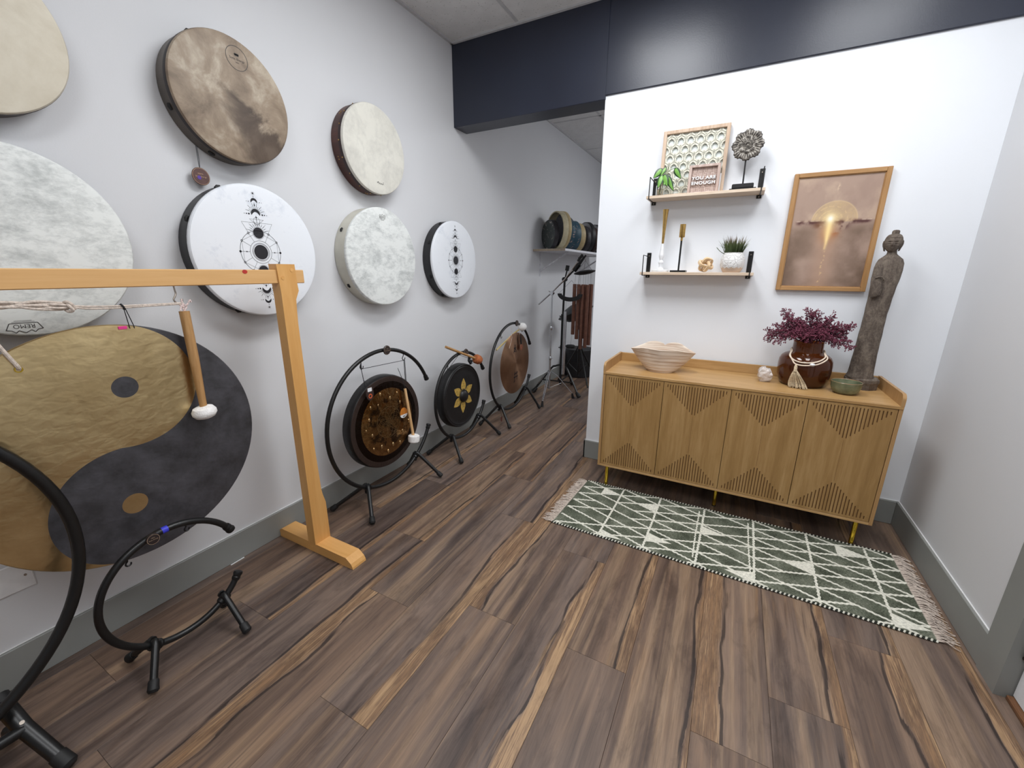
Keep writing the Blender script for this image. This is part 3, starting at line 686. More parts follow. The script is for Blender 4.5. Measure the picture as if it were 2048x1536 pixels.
# ------------------------------------------------------------------ black ring stands and their gongs
BADGE = plain('dark_badge', (44, 36, 36), .35, var=.05); BADGET = plain('badge_print', (176, 150, 124), .5)
def ring_stand(x0, yc, zc, R, a0, a1, joints, label, badge_at=90, hooks=(62, 122), br=.030, hk=1.0, tr_=.0125, feet_z=.0, extra=None, hook_len=.05):
    t = emp('gong_ring_stand', (x0, yc, 0), label, 'gong stand', 'black ring gong stands')
    fn = lambda a, b: (x0, a, b)
    P = lambda deg, r=R: Vector((x0, yc + r*math.cos(math.radians(deg)), zc + r*math.sin(math.radians(deg))))
    part('ring', MB().tube(arc((yc, zc), R, math.radians(a0), math.radians(a1), 72, fn), tr_, 12), MAT_BLACK, t)
    for an, s in ((a0, -1), (a1, 1)):
        p = P(an); tg_ = Vector((0, -math.sin(math.radians(an)), math.cos(math.radians(an))))*s
        e = MB().tube([p - tg_*.012, p - tg_*.006, p + tg_*.002, p + tg_*.004, p + tg_*.016, p + tg_*.024, p + tg_*.027], [tr_*1.15, tr_*1.32, tr_*1.32, tr_*1.2, tr_*1.5, tr_*1.35, tr_*.7], 14)
        part('end_cap', e, MAT_BLACK, t)
    for (jd, feet) in joints:
        j = P(jd)
        c = MB(); tg_ = Vector((0, -math.sin(math.radians(jd)), math.cos(math.radians(jd))))
        c.tube([j - tg_*.022, j - tg_*.016, j + tg_*.016, j + tg_*.022], [tr_*1.2, tr_*1.55, tr_*1.55, tr_*1.2], 14)
        c.cyl((x0-.022, j.y, j.z+.012), (x0+.022, j.y, j.z+.012), .013, n=12)
        part('clamp', c, MAT_BLACK, t)
        kn = MB().lathe([(1e-5, -.03), (.010, -.03), (.013, -.024), (.013, -.014), (.006, -.010), (.006, 0)], 12, (x0-.012, j.y, j.z-.012), 'z', caps=False); part('wing_knob', kn, MAT_RUB, t)
        for (fx, fy) in feet:
            sx = 1 if fx > x0 else -1
            a = Vector((x0 + sx*.004, j.y, j.z + .020)); b = Vector((x0 + sx*.022, j.y + (fy-j.y)*.1, j.z+.010)); f = Vector((fx, fy, .0175))
            d = (f - b).normalized()
            lg_ = part('leg', MB().tube([a, (a+b)/2 + Vector((0, 0, .004)), b, f - d*.03], tr_*1.0, 12), MAT_BLACK, t)
            part('foot_cap', MB().tube([f - d*.040, f - d*.034, f - d*.014, f - d*.006, f + d*.002], [tr_*1.15, tr_*1.35, tr_*1.4, tr_*1.5, tr_*1.1], 14), MAT_RUB, lg_)
    if badge_at is not None:
        p = P(badge_at); ra, rb = .030, .036
        b = MB().lathe([(1e-5, -.006), (.9, -.006), (1, -.003), (1, .002), (.9, .005), (1e-5, .006)], 32, (0, 0, 0), 'x', caps=False)
        q = Vector((x0+tr_+.006, p.y, p.z)); b.v = [(v[0]+q.x, v[1]*br+q.y, v[2]*br+q.z) for v in b.v]
        bo_ = part('badge', b, BADGE, t)
        k = MB(); fb = lambda a, c, d: (q.x+.0064+d*.1, q.y+a, q.z+c)
        bs_ = br/.030; ring(k, fb, 0, 0, .0265*bs_, .001, 28); text_mesh('Sonic Energy', .0078*bs_, lambda a, c, e: fb(a, c-.002*bs_, 0), k); text_mesh('MEINL', .006*bs_, lambda a, c, e: fb(a, c+.009*bs_, 0), k)
        part('print', k, BADGET, bo_)
    for hd in hooks:
        p = P(hd, R-tr_+.002); z = p.z; y = p.y
        k = MB().tube(smooth_path([(x0, y, z), (x0, y, z-.012*hk), (x0, y-.008*hk, z-.022*hk), (x0, y-.010*hk, z-.034*hk), (x0, y, z-.043*hk), (x0, y+.012*hk, z-.038*hk), (x0, y+.015*hk, z-.027*hk)], 4), .0028, 7)
        part('hook', k, MAT_BLACK, t)
    return t, P
s1, P1 = ring_stand(.24, 1.867, .553, .4578, 25, 334, [(-117, [(.066, 1.507), (.411, 1.522)]), (-55, [(.066, 2.23), (.409, 2.203)])], 'black ring stand holding the engraved bronze gong beside the wooden foot', 86, (64, 112))
s2, P2 = ring_stand(.24, 2.745, .4814, .3667, 30, 334, [(-117, [(.064, 2.462), (.416, 2.457)]), (-48, [(.064, 3.125), (.386, 3.128)])], 'black ring stand holding the dark gong with gold flower', 84, (55, 122))
s3, P3 = ring_stand(.25, 3.62, .557, .442, 26, 334, [(-125, [(.085, 3.24), (.399, 3.302)]), (-45, [(.075, 4.03), (.400, 4.006)])], 'black ring stand holding the plain brown wind gong farthest along the wall', 82, (60, 122))
s4, P4 = ring_stand(.385, .575, .3143, .2348, 31, 327, [(-119, [(.497, .392), (.251, .412)]), (-55, [(.533, .708), (.288, .742)])], 'small empty black ring stand with blue tape on top, in the foreground', 102, (74, 124), .021, .62)
k = MB(); a_ = math.radians(91); k.tube([(.385, .575+.2348*math.cos(a_+t), .3143+.2348*math.sin(a_+t)) for t in (-.04, 0, .04)], .0129, 12, cap=False); part('blue_tape', k, MAT_BLUE, s4, 'piece of blue tape')
# large stand cut by the left edge: a closed ring with a splayed foot
t5 = emp('large_ring_stand', (.40, -.212, 0), 'large thick black ring stand cut off by the left edge of the picture', 'gong stand', 'black ring gong stands')
part('ring', MB().tube(arc((-.212, .690), .560, 0, 2*PI, 96, lambda a, b: (.40, a, b))[:-1], .0165, 14, closed=True), MAT_BLACK, t5)
for s, yj in ((1, .085), (-1, -.51)):
    k = MB().tube([(.31, yj+s*.02, .195), (.40, yj+s*.035, .125), (.53, yj+s*.07, .03)], [.024, .022, .020], 12); l_ = part('leg', k, MAT_BLACK, t5)
    part('foot_cap', MB().tube([(.51, yj+s*.064, .046), (.545, yj+s*.074, .022), (.552, yj+s*.076, .017)], [.023, .024, .016], 12), MAT_RUB, l_)
    k = MB().tube([(.40, yj+s*.035, .125), (.27, yj+s*.02, .03), (.24, yj+s*.02, .021)], [.019, .019, .021], 12); part('leg', k, MAT_BLACK, t5)
    part('clamp', MB().tube([(.30, yj+s*.018, .20), (.325, yj+s*.022, .185)], .027, 14), MAT_RUB, t5)
    part('bolt', MB().cyl((.405, yj+s*.035, .147), (.41, yj+s*.035, .152), .006, n=8), MAT_STEEL, t5)
part('brace', MB().tube([(.41, .12, .125), (.40, -.212, .128), (.41, -.545, .125)], .017, 12), MAT_BLACK, t5)

# engraved bronze gong
def bronze_face():
    m = Mt('engraved_bronze', rough=.16); x, y, z = m.xyz(); r = (y*y + z*z).op('SQRT')
    n = m.noise(18, 3, .6, 1.2); dark = r.gt(.225).op('MAXIMUM', (r*-1.0 + .19).sst(.0, .03) * m.noise(16, 4, .6).sst(.50, .56) * .8)
    rn = r.gt(.268)
    c = m.mix(dark, m.ramp(n, [(.3, lin((112, 82, 50))), (.7, lin((160, 124, 80)))]), lin((40, 31, 27))); c = m.mix(rn, c, lin((58, 46, 42)))
    m.set(Base_Color=c, Metallic=rn*-.5 + .95, Roughness=dark*.1 + rn*.15 + .13, Normal=m.bump(n + m.noise(44, 2)*.5, .35, .012)); return m.m
def gong_rim(name, x0, yc, zc, R, depth, rimmat, facemat, label, boss=False, group=None, cat='gong'):
    t = emp(name, (x0, yc, zc), label, cat, group)
    part('rim', MB().lathe([(R*.99, -depth), (R*1.01, -depth), (R*1.012, -depth*.5), (R*1.0, -.006), (R*.985, 0)], 72, (x0, yc, zc), 'x', caps=False), rimmat, t)
    return t
RIM1 = plain('black_hammered_rim', (27, 26, 27), .4, .3, var=.12, bump=.5, bscale=40)
g1 = gong_rim('engraved_gong', .275, 1.845, .545, .306, .062, RIM1, None, 'engraved bronze gong with dark rim on the nearest large ring stand')
fc = part('gong_face', MB().lathe([(.302, 0), (.296, .002), (.270, -.001), (.262, .001), (.20, .004), (.1, .007), (1e-5, .008)], 96, (.275, 1.845, .545), 'x', caps=False), bronze_face(), g1)
k = MB(); fn1 = lambda a, b, d: (.2835+d, 1.845+a, .545+b)
for i in range(12): ring(k, fn1, .052*math.cos(PI*i/6), .052*math.sin(PI*i/6), .052, .0011, 40, 0)
for i in range(7): L_a = 2*PI*i/7; line(k, fn1, (.10*math.cos(L_a), .10*math.sin(L_a)), (.10*math.cos(L_a+2*PI*3/7), .10*math.sin(L_a+2*PI*3/7)), .0011, 0)
ring(k, fn1, 0, 0, .105, .0012, 48, 0); ring(k, fn1, 0, 0, .022, .001, 24, 0)
part('etched_lines', k, plain('etched_bronze', (150, 122, 84), .4, .8), fc, 'fine etched overlapping circles')
BRB = plain('bright_bronze', (206, 176, 128), .14, 1.0); rg = random.Random(2)
for i in range(18):
    an = 2*PI*i/18 + rg.uniform(-.08, .08); rr = .160 + .035*(i % 2) + rg.uniform(-.012, .012); q = rg.uniform(.9, 1.5)
    part('hammered_dimple', MB().ball((.2795, 1.845+rr*math.cos(an), .545+rr*math.sin(an)), .0082*q, 10, 6, (.5, .8, 1.25)), BRB, fc)
k = MB().prism([(1.985+.034*math.cos(2*PI*i/28), .565+.036*math.sin(2*PI*i/28)) for i in range(28)], lambda a, b, d: (d, a, b), .2826, .2836)
so = part('sticker', k, plain('orange_sticker', (206, 128, 50), .4), g1, 'round orange and white sticker')
k = MB().prism([(1.985+.034*math.cos(PI+PI*i/14+.0), .553+.024*math.sin(PI+PI*i/14)) for i in range(15)], lambda a, b, d: (d, a, b), .2836, .2839); part('white_half', k, MAT_WHITE, so)
k = MB()
for i in range(9): k.box((.2839, 1.975+i*.0022, .534), (.2842, 1.975+i*.0022+(.0014 if i % 3 else .0008), .544))
part('barcode', k, MAT_INK, so)
k = MB(); hA_, hB_ = P1(64, .4578), P1(112, .4578); zr = lambda y: .545 + math.sqrt(.306**2 - (y-1.845)**2)
k.tube([(.24, hA_.y+.002, hA_.z-.054), (.242, hB_.y, hB_.z-.052)], .0018, 6)
for dy in (-.004, .004): k.tube([(.24, hA_.y+.002+dy, hA_.z-.054), (.262, hA_.y-.02+dy, zr(hA_.y-.02)+.01), (.266, hA_.y-.02+dy*.3, zr(hA_.y-.02)-.012)], .0022, 6)
k.tube([(.242, hB_.y, hB_.z-.020), (.242, hB_.y, hB_.z-.056)], .004, 6); k.tube([(.242, hB_.y, hB_.z-.052), (.255, hB_.y+.004, zr(hB_.y)+.008), (.262, hB_.y+.005, zr(hB_.y)-.014)], .0022, 6)
part('hanging_cord', k, MAT_CORD, g1)
tg2 = emp('hang_tag', (.305, 1.688, .785), 'dark oval price tag hanging at the upper left of the engraved gong', 'tag')
k = MB().lathe([(1e-5, -.001), (.99, -.001), (1, 0), (.99, .001), (1e-5, .001)], 32, (0, 0, 0), 'x', caps=False); k.v = [(v[0]+.305, v[1]*.030+1.688, v[2]*.046+.785) for v in k.v]; part('card', k, plain('dark_tag_card', (58, 44, 42), .4), tg2)
part('price_label', MB().box((.3062, 1.672, .795), (.3066, 1.704, .818)), MAT_WHITE, tg2)
k = MB(); fn2 = lambda a, b, d: (.3063+d*.1, 1.690+a, .766+b)
for yy in (0,): ring(k, fn2, 0, 0, .0115, .006, 24, 0)
part('emblem', k, plain('orange_print', (214, 96, 52), .5), tg2)
k = MB().tube([(.305, 1.688, .828), (.27, 1.680, .865)], .0012, 6); part('string', k, MAT_CORD, tg2)
m1 = emp('gong_mallet', (.335, 1.99, .36), 'mallet with pale handle and white fleece head hanging before the engraved gong', 'mallet')
k = MB().tube([(.300, 1.995, .735), (.328, 2.015, .40)], [.0092, .0102], 12); part('handle', k, MAT_MALLETL, m1)
k = MB().lathe([(1e-5, -.026), (.030, -.026), (.038, -.02), (.040, 0), (.038, .02), (.030, .026), (1e-5, .027)], 26, (.331, 2.017, .374), 'z', caps=False).rot(Matrix.Rotation(math.radians(-6), 3, 'X'), (.331, 2.017, .374)); part('mallet_head', k, MAT_FELT, m1)
k = MB().tube([(.245, 1.998, .87), (.285, 1.996, .79), (.300, 1.995, .735)], .0018, 6); part('hanging_loop', k, MAT_CORD, m1)

# dark gong with gold flower
RIM2 = plain('black_gong_iron', (26, 25, 26), .42, .2, var=.1, bump=.15, bscale=60)
g2 = gong_rim('flower_gong', .268, 2.712, .490, .268, .066, RIM2, None, 'black bossed gong with a gold six petal flower on the middle ring stand')
fc2 = part('gong_face', MB().lathe([(.264, 0), (.260, .003), (.256, -.002), (.248, -.003), (.244, .000), (.238, -.003), (.21, -.004), (.19, -.001), (.15, .001), (.062, .002), (.056, .006)], 80, (.268, 2.712, .490), 'x', caps=False), RIM2, g2)
part('boss', MB().lathe([(.055, .002), (.052, .014), (.042, .026), (.026, .034), (.010, .037), (1e-5, .0375)], 40, (.268, 2.712, .490), 'x', caps=False), RIM2, g2)
GOLDP = plain('gold_leaf_paint', (206, 172, 88), .45, .35, var=.14, scale=50)
for i in range(6):
    an = math.radians(90 - 4 + 60*i); c, s_ = math.cos(an), math.sin(an); k = MB(); ou = []
    for j in range(13):
        tq = j/12; w_ = .037*math.sin(PI*(.16+.84*tq)**.85)**.95 if tq < 1 else 0
        ou.append((.050 + .100*tq, w_*.92))
    pl = [(a, b) for a, b in ou] + [(a, -b) for a, b in ou[::-1][1:]]
    k.prism([(a*c - b*s_, a*s_ + b*c) for a, b in pl], lambda a, b, d: (d, 2.712+a, .490+b), .2690, .2704 if True else 0); part('petal', k, GOLDP, fc2)
k = MB(); ring(k, lambda a, b, d: (.2735+d, 2.712+a, .490+b), 0, 0, .058, .004, 48, 0); part('gold_ring', k, GOLDP, fc2)
k = MB(); pa, pb = P2(122), P2(55)
k.tube([(.24, pa.y, pa.z-.05), (.25, 2.585, .735), (.25, 2.60, .72)], .002, 6); k.tube([(.24, pa.y, pa.z-.05), (.24, 2.72, .845)], .0018, 6); k.tube([(.24, pb.y, pb.z-.05), (.25, 2.84, .73)], .002, 6); k.tube([(.24, 2.70, .84), (.24, pb.y, pb.z-.04)], .0018, 6)
part('hanging_cord', k, MAT_CORD, g2)
m2 = emp('gong_mallet', (.285, 2.87, .79), 'mallet with orange suede head resting across the top of the flower gong stand', 'mallet')
k = MB().tube([(.225, 2.555, .925), (.262, 2.72, .850), (.300, 2.885, .775)], [.0105, .0105, .010], 12); part('handle', k, MAT_MALLET, m2)
dd = Vector((.075, .33, -.15)).normalized(); pc = Vector((.302, 2.892, .771))
k = MB().tube([pc - dd*.035, pc - dd*.033, pc - dd*.02, pc + dd*.012, pc + dd*.030, pc + dd*.034], [.020, .031, .040, .040, .033, .014], 22); part('mallet_head', k, MAT_SUEDE, m2)
k = MB().cyl(pc + dd*.034, pc + dd*.036, .010, n=12); part('end_pin', k, MAT_MALLETL, m2)
k = MB().tube([(.262, 2.83, .81), (.268, 2.81, .77), (.27, 2.83, .745), (.268, 2.85, .765)], .012, 8); part('wrist_strap', k, MAT_CORD, m2)

# plain wind gong
def windmat():
    m = Mt('lathe_turned_bronze', lin((150, 116, 88)), .30, .95)
    m.b.inputs['Anisotropic'].default_value = .92; m.b.inputs['Anisotropic Rotation'].default_value = .25
    t = m.node('ShaderNodeTangent', direction_type='RADIAL', axis='X'); m.link(t.outputs[0], m.b.inputs['Tangent'])
    x, y, z = m.xyz(); r = (y*y + z*z).op('SQRT'); w_ = (r*520.0 + m.noise(5, 2)*4.0).op('SINE')
    m.set(Base_Color=m.ramp(m.noise(5, 4), [(.3, lin((150, 114, 90))), (.7, lin((184, 146, 116)))]), Normal=m.bump(w_, .08, .002)); return m.m
g3 = emp('wind_gong', (.252, 3.69, .578), 'plain lathe turned brown wind gong with two black characters', 'gong')
k = MB().lathe([(.316, -.004), (.318, -.002), (.312, .001), (.15, .006), (1e-5, .008)], 80, (.252, 3.69, .578), 'x', caps=False); fc3 = part('gong_disc', k, windmat(), g3)
k = MB(); fn3 = lambda a, b, d: (.2592+d, 3.69+a, .578+b)
for (p, q) in [((-.05, .165), (.0, .17)), ((-.022, .20), (-.024, .165)), ((-.024, .165), (-.055, .115)), ((-.022, .163), (.01, .115)), ((-.04, .135), (-.012, .12))]: line(k, fn3, p, q, .011, .0004, .005)
for (p, q) in [((-.04, -.11), (.04, -.10)), ((-.05, -.145), (.045, -.14)), ((-.02, -.085), (-.028, -.18)), ((.02, -.085), (.022, -.18)), ((-.028, -.18), (-.05, -.20))]: line(k, fn3, p, q, .011, .0004, .006)
part('painted_characters', k, MAT_INK, fc3)
k = MB(); k.tube([(.25, 3.58, .97), (.258, 3.60, .86), (.262, 3.535, .76)], .002, 6); k.tube([(.25, 3.77, .95), (.262, 3.755, .87)], .002, 6); part('hanging_cord', k, MAT_ROPE, g3)
tg3 = emp('hang_tag', (.275, 3.775, .735), 'round copper tag hanging on a black strap over the wind gong', 'tag')
k = MB().lathe([(1e-5, -.002), (.030, -.002), (.032, 0), (.030, .002), (1e-5, .002)], 30, (.275, 3.775, .735), 'x', caps=False); part('disc', k, plain('copper_tag', (176, 112, 84), .35, .5), tg3)
k = MB(); ring(k, lambda a, b, d: (.2776+d, 3.775+a, .735+b), 0, 0, .020, .004, 24, 0); part('print', k, plain('tag_print', (120, 66, 50), .5), tg3)
k = MB().tube([(.272, 3.762, .87), (.274, 3.765, .80), (.275, 3.772, .768)], [.003, .008, .006], 6); part('strap', k, MAT_CORD, tg3)
m3 = emp('gong_mallet', (.29, 3.77, .95), 'mallet with white fleece head resting at the top of the wind gong stand', 'mallet')
k = MB().tube([(.200, 3.385, .762), (.225, 3.72, .890), (.245, 3.80, .922)], .0085, 10); part('handle', k, plain('pale_yellow_handle', (206, 184, 126), .5), m3)
k = MB().ball((.272, 3.80, .945), .046, 20, 12, (1, 1, .92)); part('mallet_head', k, MAT_FELT, m3)
ch = emp('charm_pendant', (.262, 3.35, .10), 'small dark red oval charm hanging from the farthest ring stand clamp', 'charm')
k = MB().lathe([(1e-5, -.0015), (.95, -.0015), (1, 0), (.95, .0015), (1e-5, .0015)], 20, (0, 0, 0), 'x', caps=False); k.v = [(v[0]+.275, v[1]*.014+3.352, v[2]*.028+.075) for v in k.v]; part('oval', k, plain('dark_red_charm', (92, 40, 34), .4), ch)
part('string', MB().tube([(.275, 3.352, .102), (.262, 3.36, .172)], .0014, 6), MAT_CORD, ch)

# ------------------------------------------------------------------ passage: shelf, shelf drums, stands, chimes
sh = emp('wall_shelf', (0, 5.6, 1.73), 'long white edged shelf high on the far left wall carrying drums', 'shelf')
part('board', MB().box((0, 4.60, 1.728), (.405, 6.7, 1.7545), .002), plain('white_melamine', (222, 222, 228), .5, var=.02), sh)
part('end_edge', MB().box((.001, 4.596, 1.729), (.404, 4.6, 1.7535), .001), plain('tan_end_edge', (168, 152, 132), .6), sh, 'bare tan end edge')
for yy in (4.80, 6.3):
    k = MB(); k.box((0, yy-.012, 1.44), (.006, yy+.012, 1.728)); k.box((0, yy-.012, 1.722), (.36, yy+.012, 1.728)); k.tube([(.006, yy, 1.50), (.36, yy, 1.722)], .010, 8)
    part('bracket', k, plain('white_bracket', (206, 206, 212), .5) if yy < 5 else bpy.data.materials['white_bracket'], sh)
def printed(name, c0, cols):
    m = Mt(name, lin(c0), .45); n = m.node('ShaderNodeTexVoronoi'); n.inputs['Scale'].default_value = 14; m.link(m.obj(), n.inputs['Vector'])
    f = m.noise(9, 4, .6, 1.5); g = m.noise(11, 3, .6, 2.5, m.mapped((1, 1, 1), 1))
    c = m.mix(f.sst(.56, .64), m.ramp(m.noise(4, 3), [(.3, lin([v*.75 for v in c0])), (.7, lin(c0))]), lin(cols[0])); c = m.mix(g.sst(.60, .64), c, lin(cols[1])); m.set(Base_Color=c); return m.m
PR1 = printed('grey_floral_print', (82, 90, 88), [(96, 96, 92), (196, 184, 178)])
PR2 = printed('blue_floral_print', (50, 86, 104), [(62, 92, 108), (190, 160, 150)])
SHC = plain('pale_birch_shell', (206, 196, 164), .5, var=.04); SHC2 = plain('tan_shell_band', (190, 170, 128), .5, var=.04)
DKS = plain('dark_grey_shell_b', (48, 46, 50), .5)
ax = Vector((.62, .785, 0)).normalized()
def shelf_drum(c_y, cx, R, d, shell, face, label, band=None, frame=False):
    c = Vector((cx, c_y, 1.755 + R)); t = emp('shelf_drum', (cx, c_y, 1.755), label, 'drum', 'drums on the far shelf')
    Rm = Vector((0, 0, 1)).rotation_difference(ax).to_matrix()
    fl_ = lambda mb: setattr(mb, 'v', [tuple(Rm @ Vector(v) + c) for v in mb.v]) or mb
    part('shell', fl_(MB().lathe([(R*.93, 0), (R*.985, -.002), (R, .003), (R, d*.62), (R*1.003, d*.62), (R*1.003, d), (R*.95, d)], 48, (0, 0, 0), 'z', caps=False)), [shell], t)
    if band: part('shell_band', fl_(MB().lathe([(R*1.004, d*.62), (R*1.008, d*.64), (R*1.008, d-.004), (R*1.003, d)], 48, (0, 0, 0), 'z', caps=False)), band, t)
    if not frame: part('drumhead', fl_(MB().lathe([(1e-5, -.001), (R*.96, -.001), (R*.985, .001)], 48, (0, 0, 0), 'z', caps=False)), face, t)
    else: part('drumhead', fl_(MB().lathe([(1e-5, d-.01), (R*.94, d-.01)], 48, (0, 0, 0), 'z', caps=False)), face, t)
shelf_drum(4.735, .130, .165, .055, DKS, PR1, 'grey floral printed drum at the front of the shelf row')
shelf_drum(4.80, .185, .215, .105, SHC, plain('grey_inside', (120, 122, 130), .6), 'taller drum with two tone cream shell behind the grey floral drum', SHC2, True)
shelf_drum(5.02, .20, .195, .06, PR2, PR2, 'dark blue printed drum with brown flowers, third on the shelf')
shelf_drum(5.13, .215, .178, .10, PR2, PR2, 'deep blue printed drum, fourth on the shelf')
shelf_drum(5.32, .235, .172, .075, SHC2, PR1, 'tan shelled drum behind the blue printed drums')
shelf_drum(5.62, .23, .170, .05, DKS, plain('dark_head', (66, 60, 60), .5), 'first black framed thin drum past the tan shell')
shelf_drum(5.76, .23, .20, .05, BLK_SHELL, plain('grey_head_b', (160, 158, 160), .5), 'second and tallest black framed thin drum, with a grey head')
shelf_drum(5.95, .24, .175, .05, brown_shell('brown_shell_b', (60, 42, 38)), plain('dark_head_b', (58, 48, 46), .5), 'brown framed thin drum near the partition edge')
shelf_drum(6.12, .24, .20, .06, BLK_SHELL, plain('grey_head_c', (170, 168, 170), .5), 'last black framed drum on the shelf beside the partition')
# chrome cymbal stand
cs_ = emp('cymbal_stand', (.32, 4.45, 0), 'chrome boom cymbal stand with double braced tripod legs', 'stand')
k = MB(); k.cyl((.32, 4.45, .12), (.32, 4.45, .50), .0125); k.cyl((.321, 4.45, .50), (.322, 4.45, .86), .0105); k.cyl((.322, 4.45, .86), (.322, 4.45, 1.26), .0085); part('pole', k, MAT_CHROME, cs_)
for z in (.50, .86): part('collar', MB().tube([(.321, 4.45, z-.022), (.321, 4.45, z-.016), (.321, 4.45, z+.016), (.321, 4.45, z+.022)], [.012, .016, .016, .012], 14).cyl((.321, 4.45, z), (.355, 4.44, z+.006), .004), MAT_CHROME, cs_)
part('boom_clamp', MB().cyl((.322, 4.425, 1.262), (.322, 4.475, 1.262), .02).cyl((.322, 4.45, 1.235), (.322, 4.45, 1.285), .015).cyl((.322, 4.44, 1.265), (.29, 4.42, 1.285), .005), MAT_CHROME, cs_)
part('boom_arm', MB().tube([(.145, 4.47, 1.125), (.322, 4.46, 1.275), (.46, 4.46, 1.41)], .0085, 10).tube([(.46, 4.46, 1.41), (.635, 4.46, 1.645)], .006, 8), MAT_CHROME, cs_)
part('tilter', MB().cyl((.61, 4.46, 1.61), (.66, 4.46, 1.68), .014).cyl((.625, 4.44, 1.64), (.655, 4.49, 1.66), .010), MAT_RUB, cs_)
for fx, fy in ((.381, 4.115), (.575, 4.59), (.055, 4.62)):
    f = Vector((fx, fy, .03)); top = Vector((.32, 4.45, .335)); d = Vector((fx-.32, fy-4.45, 0)).normalized(); n_ = Vector((-d.y, d.x, 0))*.010; k = MB()
    for s in (1, -1): k.tube([top + d*.02 + n_*s, top + d*.09 - Vector((0, 0, .045)) + n_*s, f + Vector((0, 0, .025)) + n_*s*.4], .0042, 6)
    mid = (top + f)/2; k.tube([Vector((.32, 4.45, .13)), mid + Vector((0, 0, .01))], .004, 6); lg_ = part('leg', k, MAT_CHROME, cs_)
    part('rubber_foot', MB().tube([f + d*-.006 + Vector((0, 0, .035)), f, f + d*.008 - Vector((0, 0, .028))], [.009, .015, .018], 10), MAT_RUB, lg_)
# black boom stand behind
bs = emp('boom_stand', (.335, 4.78, 0), 'tall black stand with thick boom arm and rubber boots, behind the chrome stand', 'stand')
k = MB(); k.cyl((.335, 4.78, .10), (.335, 4.78, .98), .0165); k.cyl((.337, 4.78, .98), (.342, 4.78, 1.40), .013); part('pole', k, MAT_BLACK, bs)
for z in (.58, .97): part('collar', MB().cyl((.336, 4.78, z-.025), (.336, 4.78, z+.025), .022).cyl((.336, 4.78, z), (.30, 4.76, z), .006), MAT_BLACK, bs)
part('boom_clamp', MB().cyl((.342, 4.75, 1.41), (.342, 4.81, 1.41), .026).cyl((.342, 4.78, 1.40), (.375, 4.78, 1.55), .008).cyl((.365, 4.78, 1.51), (.375, 4.78, 1.57), .022), MAT_RUB, bs)
part('boom_arm', MB().tube([(.27, 4.80, 1.345), (.342, 4.80, 1.41), (.475, 4.80, 1.545)], .010, 10).tube([(.475, 4.80, 1.545), (.585, 4.80, 1.685)], [.024, .010], 10).cyl((.45, 4.80, 1.51), (.51, 4.80, 1.585), .028), MAT_BLACK, bs)
for fx, fy in ((.065, 4.565), (.64, 4.615), (.36, 5.15)):
    a = Vector((.335, 4.78, .36)); f = Vector((fx, fy, .035)); m_ = a*.62 + f*.38 + Vector((0, 0, .075)); k = MB().tube(smooth_path([a, a*.8+f*.2+Vector((0, 0, .05)), m_, f], 6), .0125, 10); k.tube([Vector((.335, 4.78, .14)), m_*.5+f*.5], .009, 8)
    lg_ = part('leg', k, MAT_BLACK, bs); d = (f-a).normalized(); part('rubber_boot', MB().tube([f - d*.05, f - d*.02, f + d*.022], [.018, .024, .026], 10), MAT_RUB, lg_)
# copper wind chime
wc = emp('wind_chime', (.58, 4.80, 1.49), 'copper tubed wind chime hung from a dark round top', 'wind chime')
part('top_disc', MB().lathe([(1e-5, -.028), (.06, -.024), (.115, -.010), (.130, 0), (.115, .010), (.06, .022), (1e-5, .026)], 36, (.58, 4.80, 1.492), 'z', caps=False).rot(Matrix.Rotation(math.radians(-9), 3, 'Y'), (.58, 4.80, 1.492)), MAT_RUB, wc)
k = MB()
for a in (0, 2, 4): k.tube([(.582, 4.80, 1.625), (.58+.10*math.cos(a), 4.80+.10*math.sin(a), 1.50)], .0014, 5)
part('suspension_cord', k, MAT_GCORD, wc)
k = MB().tube([(.582, 4.80, 1.645), (.575, 4.80, 1.635), (.582, 4.80, 1.622), (.590, 4.80, 1.635)], .003, 6); part('hook', k, MAT_STEEL, wc)
for (x, y, z1, z0) in [(.472, 4.78, 1.357, .755), (.508, 4.86, 1.342, .81), (.543, 4.72, 1.357, .712), (.604, 4.70, 1.357, .60), (.640, 4.86, 1.357, .66), (.678, 4.78, 1.357, .64), (.572, 4.88, 1.35, .70), (.66, 4.70, 1.352, .62)]:
    tb = part('chime_tube', MB().lathe([(.019, 0), (.0215, 0), (.0215, z1-z0), (.019, z1-z0), (.019, 0)], 16, (x, y, z0), 'z', caps=False), MAT_COPPER, wc)
    part('string', MB().tube([(x, y, z1-.01), (x + (.58-x)*.08, y + (4.8-y)*.08, 1.485)], .0012, 5), MAT_GCORD, tb)
part('clapper', MB().lathe([(1e-5, -.018), (.05, -.017), (.058, -.008), (.058, .010), (.05, .018), (1e-5, .020)], 26, (.458, 4.76, .606), 'z', caps=False).tube([(.458, 4.76, .62), (.52, 4.79, 1.48)], .0012, 5), MAT_RUB, wc)
